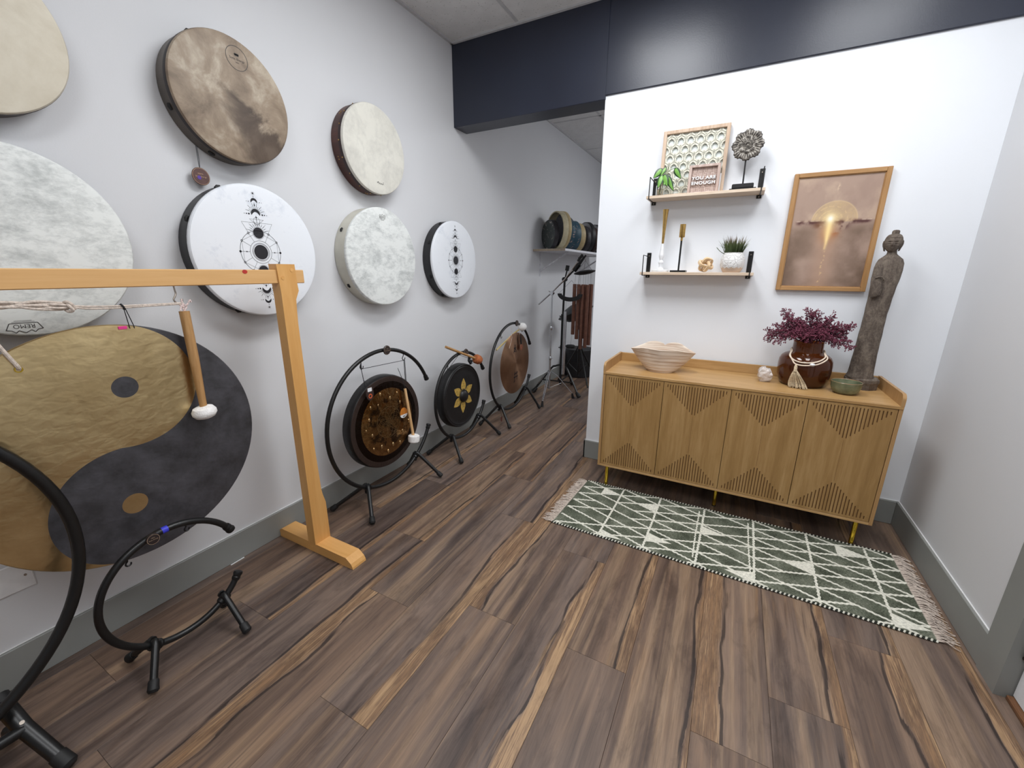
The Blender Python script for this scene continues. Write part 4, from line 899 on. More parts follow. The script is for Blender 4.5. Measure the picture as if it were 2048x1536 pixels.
# black crescent holding one silver tube
cc = emp('crescent_chime', (.475, 4.62, 1.2), 'black crescent shaped chime hanger with one long silver tube', 'chime')
ou = [(.475+.152*math.cos(PI+PI*i/24*1.0), 1.25+.088*math.sin(PI+PI*i/24)) for i in range(25)]; inn = [(.475+.105*math.cos(PI+PI*i/24), 1.252+.042*math.sin(PI+PI*i/24)) for i in range(25)]
k = MB().prism(ou + inn[::-1], lambda a, b, d: (a, d, b), 4.612, 4.628); part('crescent', k, MAT_RUB, cc)
k = MB(); k.tube([(.335, 4.62, 1.25), (.46, 4.70, 1.40)], .0013, 5); k.tube([(.61, 4.62, 1.255), (.46, 4.70, 1.40)], .0013, 5); k.tube([(.430, 4.62, 1.18), (.430, 4.62, 1.045)], .0013, 5); part('cord', k, MAT_GCORD, cc)
part('silver_tube', MB().lathe([(.0165, 0), (.019, 0), (.019, .77), (.0165, .77), (.0165, 0)], 18, (.428, 4.62, .278), 'z', caps=False), MAT_CHROME, cc)
# saucer shaped hand drum on a stand, dark drum and cymbal bag behind
hp = emp('hand_pan_stand', (.40, 5.25, 0), 'dark grey saucer shaped hand drum tilted on a black tripod stand', 'drum')
part('saucer', MB().lathe([(1e-5, -.11), (.12, -.085), (.235, -.01), (.245, 0), (.235, .012), (.12, .085), (.04, .112), (1e-5, .10)], 40, (.335, 5.25, .97), 'z', caps=False).rot(Matrix.Rotation(math.radians(-24), 3, 'Y'), (.335, 5.25, .97)), plain('dull_steel', (72, 74, 76), .4, .6), hp)
k = MB().cyl((.41, 5.25, .12), (.40, 5.25, .88), .014); part('pole', k, MAT_BLACK, hp)
for fx, fy in ((.62, 5.05), (.62, 5.45), (.12, 5.25)): part('leg', MB().tube([(.41, 5.25, .55), (fx, fy, .02)], .011, 8).tube([(.41, 5.25, .16), ((fx+.41)/2, (fy+5.25)/2, .28)], .007, 6), MAT_BLACK, hp)
part('white_sticker', MB().box((.425, 5.225, .72), (.430, 5.265, .80)), MAT_WHITE, hp); part('white_sticker', MB().box((.426, 5.225, .82), (.431, 5.265, .88)), MAT_WHITE, hp)
bd = emp('floor_drum', (.24, 5.75, 0), 'black cylindrical drum case standing on the floor at the back of the passage', 'drum case')
part('shell', MB().lathe([(.19, .0), (.20, .008), (.20, .40), (.192, .41), (1e-5, .412)], 36, (.24, 5.75, .0), 'z', caps=False), plain('black_case', (24, 23, 26), .6), bd)
part('strap', MB().lathe([(.201, .19), (.204, .192), (.204, .225), (.201, .227)], 36, (.24, 5.75, 0), 'z', caps=False), MAT_RUB, bd)
br = emp('wooden_bench', (.55, 6.45, 0), 'low dark brown wooden bench at the end of the passage', 'bench')
DBW = wood('dark_bench_wood', (62, 44, 36), (86, 62, 50), (108, 80, 64), 'x', 1)
part('seat', MB().box((.30, 6.25, .36), (.95, 6.65, .40), .006), DBW, br)
for fx in (.34, .89):
    for fy in (6.29, 6.60): part('leg', MB().box((fx-.02, fy-.02, 0), (fx+.02, fy+.02, .36), .003), DBW, br)

# ------------------------------------------------------------------ oak sideboard
CX0, CX1, CYF, CYB, CZ0, CZ1 = 1.468, 2.992, 2.625, 3.064, .180, .860
sb = emp('sideboard', (2.23, 2.84, 0), 'oak sideboard with four slatted fan pattern doors on gold legs', 'sideboard')
for xa in (CX0, CX1-.017): part('side_panel', MB().box((xa, CYF+.002, CZ0), (xa+.017, CYB, CZ1-.017), .001), MAT_OAKE, sb, at=(xa, 2.8, .5))
part('bottom_panel', MB().box((CX0+.017, CYF+.002, CZ0), (CX1-.017, CYB, CZ0+.014), .001), MAT_OAKH, sb, at=(2.23, 2.8, .18))
part('back_panel', MB().box((CX0+.017, CYB-.006, CZ0+.014), (CX1-.017, CYB, CZ1-.017)), MAT_OAKV, sb)
part('top_panel', MB().box((CX0, CYF, CZ1-.017), (CX1, CYB, CZ1), .0015), MAT_OAKH, sb, at=(2.23, 2.8, .86))
part('back_rail', MB().box((CX0+.015, CYB-.014, CZ1), (CX1-.015, CYB, CZ1+.060), .0015), MAT_OAKH, sb, at=(2.1, 2.8, .9))
for xa in (CX0, CX1-.015):
    pr = [(CYB, CZ1), (CYB, CZ1+.062)] + [(CYF+.030-.030*math.sin(t), CZ1+.032+.030*math.cos(t)) for t in [PI/2*i/8 for i in range(9)]] + [(CYF, CZ1)]
    part('side_rail', MB().prism(pr, lambda a, b, d: (d, a, b), xa, xa+.015), MAT_OAKE, sb, at=(xa, 2.8, .9))
part('divider', MB().box((2.222, CYF+.03, CZ0+.014), (2.240, CYB-.006, CZ1-.017)), MAT_OAKV, sb)
edges = [1.4865, 1.8550, 2.2310, 2.6015, 2.9735]; DZ0, DZ1, DY = .1965, .8405, 2.6275
for di in range(4):
    xa, xb = edges[di] + .0016, edges[di+1] - .0016; xm = (xa+xb)/2; k = MB(); n = 22; sw = .0052; pit = (xb-xa-.046)/(n-1)
    hts = []
    for i in range(n):
        t = 1 - abs((i - (n-1)/2)/((n-1)/2)); hts.append(.018 + .165*t)
    xs = [xa]; segs = []
    for i in range(n):
        c = xa + .023 + i*pit; segs.append((c-sw/2, c+sw/2, hts[i])); xs += [c-sw/2, c+sw/2]
    xs.append(xb); zt, zb_ = DZ1-.014, DZ0+.014; D = .0042
    fq = lambda x0, x1, z0, z1, y: k.add([(x0, y, z0), (x1, y, z0), (x1, y, z1), (x0, y, z1)], [(0, 1, 2, 3)])
    k.m = 0
    for j in range(0, len(xs), 2): fq(xs[j], xs[j+1], DZ0, DZ1, DY)
    for (p, q, h) in segs:
        fq(p, q, DZ0, zb_, DY); fq(p, q, zb_+h, zt-h, DY); fq(p, q, zt, DZ1, DY)
        for (z0, z1) in ((zb_, zb_+h), (zt-h, zt)):
            k.m = 1; fq(p, q, z0, z1, DY+D)
            k.add([(p, DY, z0), (p, DY+D, z0), (p, DY+D, z1), (p, DY, z1)], [(0, 1, 2, 3)]); k.add([(q, DY, z0), (q, DY+D, z0), (q, DY+D, z1), (q, DY, z1)], [(3, 2, 1, 0)])
            k.add([(p, DY, z0), (q, DY, z0), (q, DY+D, z0), (p, DY+D, z0)], [(0, 1, 2, 3)]); k.add([(p, DY, z1), (q, DY, z1), (q, DY+D, z1), (p, DY+D, z1)], [(3, 2, 1, 0)]); k.m = 0
    b0 = len(k.v); k.add([(xa, DY, DZ0), (xb, DY, DZ0), (xb, DY, DZ1), (xa, DY, DZ1), (xa, DY+.016, DZ0), (xb, DY+.016, DZ0), (xb, DY+.016, DZ1), (xa, DY+.016, DZ1)], [(0, 4, 5, 1), (1, 5, 6, 2), (2, 6, 7, 3), (3, 7, 4, 0), (4, 7, 6, 5)])
    d_ = part('door', k, [MAT_OAKV, MAT_SLOT], sb, at=(xm, DY, .52))
    part('center_groove', MB().box((xm-.0006, DY-.0003, DZ0+.2), (xm+.0006, DY+.0006, DZ1-.2)), MAT_SLOT, d_)
for (lx, ly) in ((1.523, 2.693), (2.944, 2.703), (2.231, 2.772), (1.523, 3.00), (2.944, 3.00)):
    l_ = part('leg', MB().tube([(lx, ly, .180), (lx, ly, .176), (lx, ly, .006)], [.016, .0125, .0115], 18), MAT_BRASS, sb)
    part('foot_pad', MB().cyl((lx, ly, 0), (lx, ly, .006), .0125), MAT_RUB, l_)

# ------------------------------------------------------------------ things on the sideboard
ZT = CZ1
# pinched clam bowl
def clam():
    n, m = 96, 22; vs = []; rings = []
    def rr(an, t, ins):
        c, s_ = math.cos(an), math.sin(an)
        ex = .205*(abs(c)**1.0); lob = 1 + .10*math.cos(4*an+PI) * t
        base = 1/math.sqrt((c/.082)**2 + (s_/.072)**2)
        rim = 1/((abs(c)/.205)**1.35 + (abs(s_)/.118)**1.35)**(1/1.35)
        if s_ > 0: rim *= 1 + .14*abs(math.sin(2*an))*s_ - .06*s_
        else: rim *= 1 + .05*(-s_) - .07*math.exp(-((an-PI*1.28)/.13)**2)*max(0, t)**2
        r = base + (rim-base)*(t**.80); r -= ins
        return r
    def zz(an, t):
        s_ = math.sin(an); top = .137 + .021*min(1, abs(s_)*1.6)
        if s_ > 0: top += .030*s_*abs(math.sin(2*an))**.8
        return t*top
    for i in range(m+1):
        t = i/m; gro = .0012*math.sin(t*95)
        rings.append([(rr(2*PI*k/n, t, -gro)*math.cos(2*PI*k/n), rr(2*PI*k/n, t, -gro)*math.sin(2*PI*k/n), zz(2*PI*k/n, t)) for k in range(n)])
    for i in range(m, 1, -1):
        t = i/m
        rings.append([(rr(2*PI*k/n, t, .008)*math.cos(2*PI*k/n), rr(2*PI*k/n, t, .008)*math.sin(2*PI*k/n), zz(2*PI*k/n, t)+(.001 if i == m else .006)) for k in range(n)])
    return [[(1.797+x, 2.838+y, ZT+z) for x, y, z in r] for r in rings]
mC = Mt('cream_striped_clay', lin((222, 206, 190)), .7, spec=.25)
st = mC.noise(1.0, 3, .5, .8, mC.mapped((3, 3, 95)))
mC.set(Base_Color=mC.ramp(st, [(.36, lin((196, 172, 152))), (.5, lin((220, 204, 188))), (.64, lin((232, 220, 206)))]), Normal=mC.bump(st, .3, .003))
thing('clam_bowl', MB().loft(clam()), mC.m, (1.797, 2.838, ZT), 'cream ribbed clay bowl with wavy pinched rim on the left of the sideboard', 'bowl')
# crystal
rg = random.Random(5); k = MB(); ic = []
for i in range(8):
    for j in range(11):
        ph = PI*i/7; an = 2*PI*j/11 + rg.uniform(-.2, .2); q = 1 + rg.uniform(-.11, .08); fx_ = max(-.85, min(.85, math.cos(an)*1.15)); fy_ = max(-.9, min(.9, math.sin(an)*1.15))
        ic.append((2.398 + .045*q*math.sin(ph)**.7*fx_ if 0 < i < 7 else 2.398, 2.862 + .036*q*math.sin(ph)**.7*fy_ if 0 < i < 7 else 2.862, ZT + max(0, .042 - .045*q*math.cos(ph)) + .010*fx_*(-.6)*(i > 3)))
k.add(ic, [(i*11+j, i*11+(j+1) % 11, (i+1)*11+(j+1) % 11, (i+1)*11+j) for i in range(7) for j in range(11)])
mQ = Mt('milky_quartz', lin((232, 216, 208)), .22, spec=.6, Transmission_Weight=.35, IOR=1.5, Subsurface_Weight=.0)
mQ.set(Base_Color=mQ.ramp(mQ.noise(28, 4), [(.35, lin((222, 208, 200))), (.6, lin((242, 236, 232)))]), Normal=mQ.bump(mQ.noise(60, 3), .6, .006))
thing('quartz_crystal', k, mQ.m, (2.398, 2.862, ZT), 'rough pale quartz crystal between the clam bowl and amber vase', 'crystal')
# amber vase
VX, VY = 2.590, 2.893
mA = Mt('amber_glass', lin((150, 74, 30)), .04, spec=.5, Transmission_Weight=.82, IOR=1.45); 
mA.b.inputs['Base Color'].default_value = (.24, .068, .017, 1)
outer = [(1e-5, 0), (.092, 0), (.108, .006), (.123, .030), (.1315, .062), (.1335, .090), (.1335, .125), (.1305, .150), (.1210, .170), (.1050, .184), (.0860, .192), (.0770, .199), (.0745, .215), (.0745, .250), (.076, .256)]
inner = [(.0725, .254), (.0705, .215), (.0735, .197), (.080, .187), (.1015, .179), (.1170, .165), (.1262, .147), (.1292, .124), (.1290, .090), (.127, .062), (.118, .034), (.104, .014), (1e-5, .012)]
vs_ = thing('amber_vase', MB().lathe(outer + inner, 64, (VX, VY, ZT), 'z', caps=False), mA.m, (VX, VY, ZT), 'round amber brown glass vase with short neck in the middle of the sideboard', 'vase')
# berry sprays in the vase
mBe = Mt('mauve_berry', lin((120, 50, 72)), .55); mBe.set(Base_Color=mBe.ramp(mBe.noise(30, 3), [(.3, lin((84, 32, 52))), (.55, lin((118, 52, 74))), (.75, lin((154, 88, 108)))]))
mSt = plain('plum_stem', (112, 62, 76), .7)
rg = random.Random(11)
def spray(tip, sag):
    o = Vector((VX + rg.uniform(-.03, .03), VY + rg.uniform(-.03, .03), ZT + .245)); T_ = Vector(tip)
    low = Vector((VX + (T_.x-VX)*-.12, VY + (T_.y-VY)*-.12, ZT + .05))
    mid = (o + T_)/2 + Vector((0, 0, sag)); main = smooth_path([low, o, mid, T_], 7)
    a = MB().tube(main, .0016, 5); b = MB(); nb = len(main)
    for i in range(9, nb):
        p = main[i]
        for j in range(6):
            d = Vector((rg.gauss(0, 1), rg.gauss(0, 1), rg.gauss(.25, 1))).normalized(); ln = rg.uniform(.014, .034)
            q = p + d*ln + (main[i]-main[i-1]).normalized()*ln*.5
            a.tube([p, (p+q)/2 + Vector((0, 0, .002)), q], .0009, 4, cap=False)
            for h in range(3):
                e = q + Vector((rg.gauss(0, 1), rg.gauss(0, 1), rg.gauss(0, 1))).normalized()*.009
                if h: a.tube([(p+q)/2, e], .0008, 3, cap=False)
                b.ball(e if h else q, rg.uniform(.0028, .0041), 6, 4)
    t = emp('berry_spray', tuple(o), 'mauve artificial berry spray in the dense bunch in the amber vase', 'artificial flower', 'mauve berry sprays in the amber vase')
    part('stem', a, mSt, t); part('berries', b, mBe, t, stuff=True)
tips = [(2.385, 2.86, 1.155), (2.40, 2.90, 1.125), (2.43, 2.88, 1.20), (2.455, 2.90, 1.270), (2.47, 2.86, 1.235), (2.49, 2.93, 1.19), (2.53, 2.90, 1.215), (2.565, 2.87, 1.275), (2.58, 2.84, 1.15), (2.61, 2.90, 1.25), (2.66, 2.88, 1.255), (2.655, 2.93, 1.20), (2.70, 2.86, 1.205), (2.755, 2.87, 1.205), (2.74, 2.90, 1.165), (2.765, 2.86, 1.115), (2.50, 2.83, 1.155), (2.65, 2.83, 1.155), (2.44, 2.85, 1.12), (2.71, 2.84, 1.125), (2.55, 2.96, 1.20), (2.63, 2.96, 1.19)]
for tp in tips: spray(tp, .035 if tp[2] < 1.17 else .012)
# cotton cord with bead and tassel on the vase
ts = emp('tassel_cord', (2.55, 2.76, 1.0), 'cream cotton cord with bead and tassel looped around the amber vase neck', 'tassel')
def vr(z): # outer radius of the vase at height z
    pts = outer; h = z - ZT
    for (r0, h0), (r1, h1) in zip(pts[1:-1], pts[2:]):
        if h0 <= h <= h1: return r0 + (r1-r0)*(h-h0)/max(1e-6, h1-h0)
    return .0745
def on_vase(an, z, off=.004): r = vr(z) + off; return (VX + r*math.sin(an), VY - r*math.cos(an), z)
for lp in ([(-1.62, 1.062), (-1.2, 1.053), (-.85, 1.036), (-.52, 1.018), (-.15, 1.012), (.3, 1.022), (.75, 1.042), (1.15, 1.056), (1.62, 1.063), (2.4, 1.066), (3.14, 1.067), (3.9, 1.066)],
           [(-1.62, 1.070), (-1.25, 1.060), (-.9, 1.042), (-.62, 1.018), (-.46, 1.000), (-.15, .997), (.3, 1.008), (.8, 1.034), (1.2, 1.052), (1.62, 1.070), (2.4, 1.073), (3.14, 1.074), (3.9, 1.073)]):
    k = MB().tube(smooth_path([on_vase(a, z) for a, z in lp] + [on_vase(lp[0][0], lp[0][1])], 4), .0036, 8); part('cord', k, plain('cream_cotton_cord', (232, 214, 194), .85, var=.05), ts)
k = MB().ball(on_vase(.12, 1.006, .007), .010, 12, 8, (1.3, 1, .8)); part('bead', k, MAT_WHITE, ts)
mT = plain('raw_cotton_tassel', (214, 196, 166), .9, var=.1, scale=150)
k = MB(); k.tube([on_vase(-.43, .998, .005), on_vase(-.42, .985, .006), on_vase(-.41, .966, .008)], [.004, .0085, .0080], 10); k.tube([on_vase(-.41, .968, .008), on_vase(-.41, .958, .009)], .0088, 10); part('tassel_head', k, mT, ts)
k = MB()
for i in range(64):
    t = rg.uniform(-1, 1); a0 = -.41 + t*.05; a1 = -.27 + t*.40; dz = rg.uniform(0, .012); of = rg.uniform(.007, .016)
    k.tube(smooth_path([on_vase(a0, .966, of*.8), on_vase(a0 + (a1-a0)*.35, .935, of), on_vase(a0 + (a1-a0)*.75, .895, of), (on_vase(a1, .875, of)[0], on_vase(a1, .90, of)[1]-.006, .862 + dz)], 3), .0011, 4, cap=False)
part('tassel_threads', k, mT, ts, stuff=True)
# celadon bowl
mG = Mt('celadon_glaze', lin((124, 140, 116)), .22, spec=.6); x_, y_, z_ = mG.xyz(); f = mG.noise(22, 4)
ge = mG.ramp(f, [(.3, lin((90, 96, 74))), (.6, lin((116, 122, 96))), (.8, lin((136, 140, 112)))])
mG.set(Base_Color=mG.mix((z_ + (f-.5)*.006).gt(.0662), mG.mix(z_.lt(.006), ge, lin((104, 84, 62))), lin((142, 112, 82))), Normal=mG.bump(mG.noise(60, 2), .08, .002))
k = MB().lathe([(1e-5, 0), (.045, 0), (.050, .004), (.061, .016), (.0675, .038), (.0705, .066), (.0690, .0685), (.0665, .066), (.0635, .040), (.056, .018), (.040, .010), (1e-5, .008)], 56, (2.778, 2.782, ZT), 'z', caps=False)
thing('celadon_bowl', k, mG.m, (2.778, 2.782, ZT), 'small green glazed bowl with brown rim in front of the statue', 'bowl')
# carved standing figure
mS = Mt('weathered_carved_wood', lin((96, 86, 78)), .85, spec=.2)
f = mS.noise(1.0, 6, .7, .8, mS.mapped((26, 26, 9))); g = mS.noise(90, 4, .7)
mS.set(Base_Color=mS.ramp(f*.65 + g*.35, [(.3, lin((66, 58, 54))), (.47, lin((98, 88, 80))), (.6, lin((126, 115, 104))), (.75, lin((152, 142, 130)))]), Normal=mS.bump(f*.7 + g*.3, .9, .010))
SX, SY = 2.876, 2.955
stt = emp('carved_figure', (SX, SY, ZT), 'tall slender weathered carved robed figure statue at the right end of the sideboard', 'statue')
# pedestal
k = MB(); pol = lambda s: [(SX+.004 + s*.083*math.cos(2*PI*i/8+.35)*1.0, SY+.006 + s*.070*math.sin(2*PI*i/8+.35)) for i in range(8)]
k.loft([[(a, b, ZT) for a, b in pol(.93)], [(a, b, ZT+.03) for a, b in pol(.95)], [(a, b, ZT+.042) for a, b in pol(1.0)], [(a, b, ZT+.058) for a, b in pol(1.0)], [(a, b, ZT+.066) for a, b in pol(.9)]], smooth=False)
part('pedestal', k, mS.m, stt)
SEC = [(.922, 2.866, .060, .050), (.930, 2.866, .062, .052), (.948, 2.867, .056, .046), (1.02, 2.867, .0525, .042), (1.10, 2.868, .0505, .041), (1.20, 2.870, .0485, .040), (1.285, 2.871, .0480, .040), (1.365, 2.874, .0500, .042), (1.42, 2.876, .0535, .044), (1.475, 2.878, .0585, .045), (1.515, 2.880, .0590, .044), (1.550, 2.881, .0570, .041), (1.572, 2.881, .0490, .036), (1.586, 2.881, .0330, .028), (1.598, 2.880, .0210, .021), (1.612, 2.879, .0185, .019), (1.635, 2.878, .018, .018)]
def body_ring(z, cx, a, b, n=48):
    out = []
    for i in range(n):
        t = 2*PI*i/n; c, s_ = math.cos(t), math.sin(t); e = 2/2.6
        x = a*math.copysign(abs(c)**e, c); y = b*math.copysign(abs(s_)**e, s_)
        q = 1.0
        if z < 1.44: q += .022*math.sin(x/a*9 + z*5)*(1 if s_ < 0 else .3) + .018*math.sin(z*61+3*t)*math.sin(z*23+t)
        out.append((cx + x*q, SY + y*q, z))
    return out
rings = []; 
for (s0, s1) in zip(SEC[:-1], SEC[1:]):
    m_ = max(1, int((s1[0]-s0[0])/.014))
    for j in range(m_):
        t = j/m_; rings.append(body_ring(*[p + (q-p)*t for p, q in zip(s0, s1)]))
rings.append(body_ring(*SEC[-1])); part('body', MB().loft(rings), mS.m, stt)
# draped arm with hanging sleeve on the figure's right
k = MB(); A = [((2.850, 2.945, 1.566), .006, .010), ((2.840, 2.938, 1.556), .017, .020), ((2.835, 2.930, 1.53), .021, .023), ((2.834, 2.924, 1.49), .022, .021), ((2.836, 2.918, 1.455), .024, .018), ((2.839, 2.914, 1.42), .025, .016), ((2.842, 2.912, 1.392), .024, .015), ((2.843, 2.913, 1.380), .020, .012), ((2.843, 2.916, 1.376), .012, .007)]
k.loft([[(c[0]+a*math.cos(2*PI*i/20), c[1]+b*math.sin(2*PI*i/20), c[2] + .008*math.cos(2*PI*i/20)*(1 if c[2] < 1.43 else 0)) for i in range(20)] for c, a, b in A])
k.tube(smooth_path([(2.822, 2.902, 1.474), (2.838, 2.897, 1.482), (2.852, 2.897, 1.478), (2.862, 2.902, 1.462)], 4), [.002]+[.0035]*11+[.002], 6); part('sleeve', k, mS.m, stt)
# head: turned slightly to the left
HX, HY, HZ = 2.8735, 2.948, 1.653
hd = MB(); n, m_ = 56, 44; hr = []
for i in range(m_+1):
    ph = PI*i/m_; row = []
    for j in range(n):
        th_ = 2*PI*j/n; sx, sy, sz = math.sin(ph)*math.sin(th_), -math.sin(ph)*math.cos(th_), math.cos(ph)   # front = -y
        bo = (max(1e-6, math.sin(ph))**(.55 if sz > 0 else .8))/max(1e-6, math.sin(ph)) if 0 < i < m_ else 1; x, y, z = .0375*sx*bo, .041*sy*bo, .046*sz
        if sz < 0: x *= 1 - .22*(-sz)**1.4; y *= 1 - .05*(-sz)
        if sy < 0:
            u, v = sx, sz; fr = -sy
            G = lambda cx, cz, wx, wz: math.exp(-((u-cx)/wx)**2 - ((v-cz)/wz)**2)
            y -= fr*(.0200*G(0, -.20, .13, .17) + .0055*G(0, .05, .085, .26))          # nose
            y += fr*(.0085*(G(.36, .06, .21, .13) + G(-.36, .06, .21, .13)))             # eye sockets
            y -= fr*(.0085*(G(.36, .02, .21, .075) + G(-.36, .02, .21, .075)))         # lids
            y += fr*(.0060*(G(.36, -.05, .20, .022) + G(-.36, -.05, .20, .022)))
            y -= fr*(.0040*(G(.34, .24, .26, .055) + G(-.34, .22, .26, .055)))           # brows
            y -= fr*(.0066*G(0, -.50, .20, .055) + .0066*G(0, -.63, .17, .06))           # lips
            y += fr*(.0045*G(0, -.565, .24, .022) + .003*G(0, -.40, .08, .05))
            y -= fr*.0045*G(0, -.86, .22, .12)                                           # chin
            if sz > .56: y -= fr*.002
        if sz > .56 or (sy > -.1 and sz > -.25): x *= 1.02; y *= 1.02; z += .001*math.sin(th_*16)*math.sin(ph*18)
        row.append((HX+x, HY+y, HZ+z))
    hr.append(row)
hd.loft(hr, caps=False)
for s in (1, -1):   # long ears
    hd.loft([[(HX + s*(.0372+dx) + .0040*math.cos(2*PI*i/10)*s, HY+.004 + b*math.sin(2*PI*i/10), HZ+z) for i in range(10)] for dx, b, z in [(-.003, .002, .014), (.000, .009, .010), (.001, .011, -.002), (-.001, .009, -.014), (-.0055, .008, -.026), (-.008, .008, -.036), (-.010, .003, -.040)]])
hd.lathe([(.0165, .040), (.0155, .046), (.0158, .052), (.0160, .057), (.0145, .062), (.010, .0655), (1e-5, .0668)], 28, (HX+.001, HY+.006, HZ), 'z', caps=False)
hd.rot(Matrix.Rotation(math.radians(-14), 3, 'Z'), (HX, HY, HZ)); part('head', hd, mS.m, stt)

# ------------------------------------------------------------------ wall shelves with brackets
def wall_shelf(x0, x1, y0, z0, z1, label, wx):
    t = emp('wall_shelf', ((x0+x1)/2, P_Y, z0), label, 'shelf', 'pair of small shelves')
    part('board', MB().box((x0, y0, z0), (x1, P_Y-.001, z1), .0015), MAT_SHELFW, t, at=((x0+x1)/2, 3.0, z0))
    for (xw, pw) in wx:
        k = MB().box((xw-.0135, P_Y-.005, z0-.020), (xw+.0135, P_Y, z1+.128), .001); pl = part('wall_plate', k, MAT_BLACK, t)
        for zz in (z1+.108, z0-.011): part('screw', MB().cyl((xw, P_Y-.005, zz), (xw, P_Y-.0075, zz), .004, n=10), MAT_STEEL, pl)
        xr = xw + pw
        part('wire_arm', MB().tube([(xr, P_Y-.004, z1+.105), (xr, y0-.003, z1+.108), (xr, y0-.003, z0-.003), (xr, P_Y-.003, z0-.003)], .003, 8), MAT_BLACK, t)
wall_shelf(1.590, 2.250, 2.925, 1.953, 1.970, 'upper pale wood wall shelf on black brackets holding the framed fretwork', [(1.612, -.006), (2.225, .004)])
wall_shelf(1.587, 2.257, 2.935, 1.482, 1.500, 'lower pale wood wall shelf on black brackets holding the candlesticks', [(1.614, -.010), (2.231, .004)])
Z1, Z2 = 1.970, 1.500
# framed fretwork panel leaning on the wall
def lean(mb, y0, z0, ang): return mb.rot(Matrix.Rotation(math.radians(ang), 3, 'X'), (0, y0, z0))
fx0, fx1, fz0, fz1, fy = 1.643, 2.024, Z1, 2.362, 3.030
fp = emp('fretwork_panel', (1.833, fy, Z1), 'square wood framed white carved fretwork panel leaning on the upper shelf', 'wall art')
LA = -2.2
for nm, a, b in (('frame_side', (fx0, fy, fz0), (fx0+.020, fy+.03, fz1)), ('frame_side', (fx1-.020, fy, fz0), (fx1, fy+.03, fz1)), ('frame_top', (fx0+.02, fy, fz1-.020), (fx1-.02, fy+.03, fz1)), ('frame_bottom', (fx0+.02, fy, fz0), (fx1-.02, fy+.03, fz0+.020))):
    part(nm, lean(MB().box(a, b, .0015), fy, Z1, LA), MAT_RAWW, fp)
part('backing', lean(MB().box((fx0+.02, fy+.024, fz0+.02), (fx1-.02, fy+.028, fz1-.02)), fy, Z1, LA), plain('white_backing', (228, 234, 232), .8, var=.02), fp)
k = MB(); cw = (fx1-fx0-.04); ncol = 6; pw = cw/ncol; y0_, y1_ = fy+.010, fy+.018
def bar2(p, q, w_):
    dx, dz = q[0]-p[0], q[1]-p[1]; l = math.hypot(dx, dz); nx, nz = -dz/l*w_/2, dx/l*w_/2
    def cl_(x, z): return (min(max(x, fx0+.019), fx1-.019), min(max(z, fz0+.019), fz1-.019))
    pts = [cl_(p[0]+nx, p[1]+nz), cl_(p[0]-nx, p[1]-nz), cl_(q[0]-nx, q[1]-nz), cl_(q[0]+nx, q[1]+nz)]
    if max(a[0] for a in pts)-min(a[0] for a in pts) < 1e-4 or max(a[1] for a in pts)-min(a[1] for a in pts) < 1e-4: return
    k.prism(pts, lambda a, b, d: (a, d, b), y0_, y1_)
for r_ in range(-1, 8):
    for c in range(-1, ncol+1):
        cx = fx0+.02 + (c+.5+(r_ % 2)*.5)*pw; cz = fz0+.02 + (r_+.2)*pw*.87
        h = [(cx + pw*.46*math.cos(PI/6+PI/3*i), cz + pw*.46*math.sin(PI/6+PI/3*i)) for i in range(6)]
        for i in range(6):
            if i < 3 or True: bar2(h[i], h[(i+1) % 6], .0085)
        for i in range(6):
            bar2(h[i], (cx+(h[i][0]-cx)*1.32, cz+(h[i][1]-cz)*1.32), .011)
        for i in range(0, 6, 2): bar2(h[i], (cx+(h[i][0]-cx)*.62, cz+(h[i][1]-cz)*.62), .007)
part('fretwork', lean(k, fy, Z1, LA), plain('cream_fretwork', (226, 224, 208), .7, var=.04), fp)
# small sign
sx0, sx1, sz1, sy = 1.8235, 1.9995, 2.138, 2.985
sg_ = emp('framed_sign', (1.911, sy, Z1), 'small pinkish framed sign with raised white lettering in front of the fretwork panel', 'sign')
for nm, a, b in (('frame_side', (sx0, sy, Z1), (sx0+.016, sy+.03, sz1)), ('frame_side', (sx1-.016, sy, Z1), (sx1, sy+.03, sz1)), ('frame_top', (sx0+.016, sy, sz1-.014), (sx1-.016, sy+.03, sz1)), ('frame_bottom', (sx0+.016, sy, Z1), (sx1-.016, sy+.03, Z1+.012))):
    part(nm, lean(MB().box(a, b, .0012), sy, Z1, -3), MAT_PINKW, sg_)
part('backing', lean(MB().box((sx0+.016, sy+.020, Z1+.012), (sx1-.016, sy+.024, sz1-.014)), sy, Z1, -3), MAT_PINKW, sg_)
for r_ in range(5):
    for c in range(5):
        a, b = sx0+.017 + c*.0285, Z1+.0125 + r_*.0283
        for s in range(3):
            q = MB()
            if (r_+c) % 2: q.box((a+.0005, sy+.0165, b+.0005+s*.0094), (a+.028, sy+.020, b+.0088+s*.0094), .0008)
            else: q.box((a+.0005+s*.0094, sy+.0165, b+.0005), (a+.0088+s*.0094, sy+.020, b+.0278), .0008)
            part('wood_strip', lean(q, sy, Z1, -3), MAT_PINKW, sg_)
k = MB()
for tx_, zz in (('YOU ARE', 2.062), ('ENOUGH', 2.033)): text_mesh(tx_, .030, lambda a, b, c_: (1.911 + a*.99, sy+.0085 - c_, zz + b*.82), k, extrude=.004, spacing=1.12, bold=.0008)
part('lettering', lean(k, sy, Z1, -3), MAT_WHITE, sg_)
part('white_back_edge', lean(MB().box((sx1-.014, sy+.031, Z1), (sx1+.007, sy+.035, 2.086)), sy, Z1, -3), MAT_WHITE, sg_)
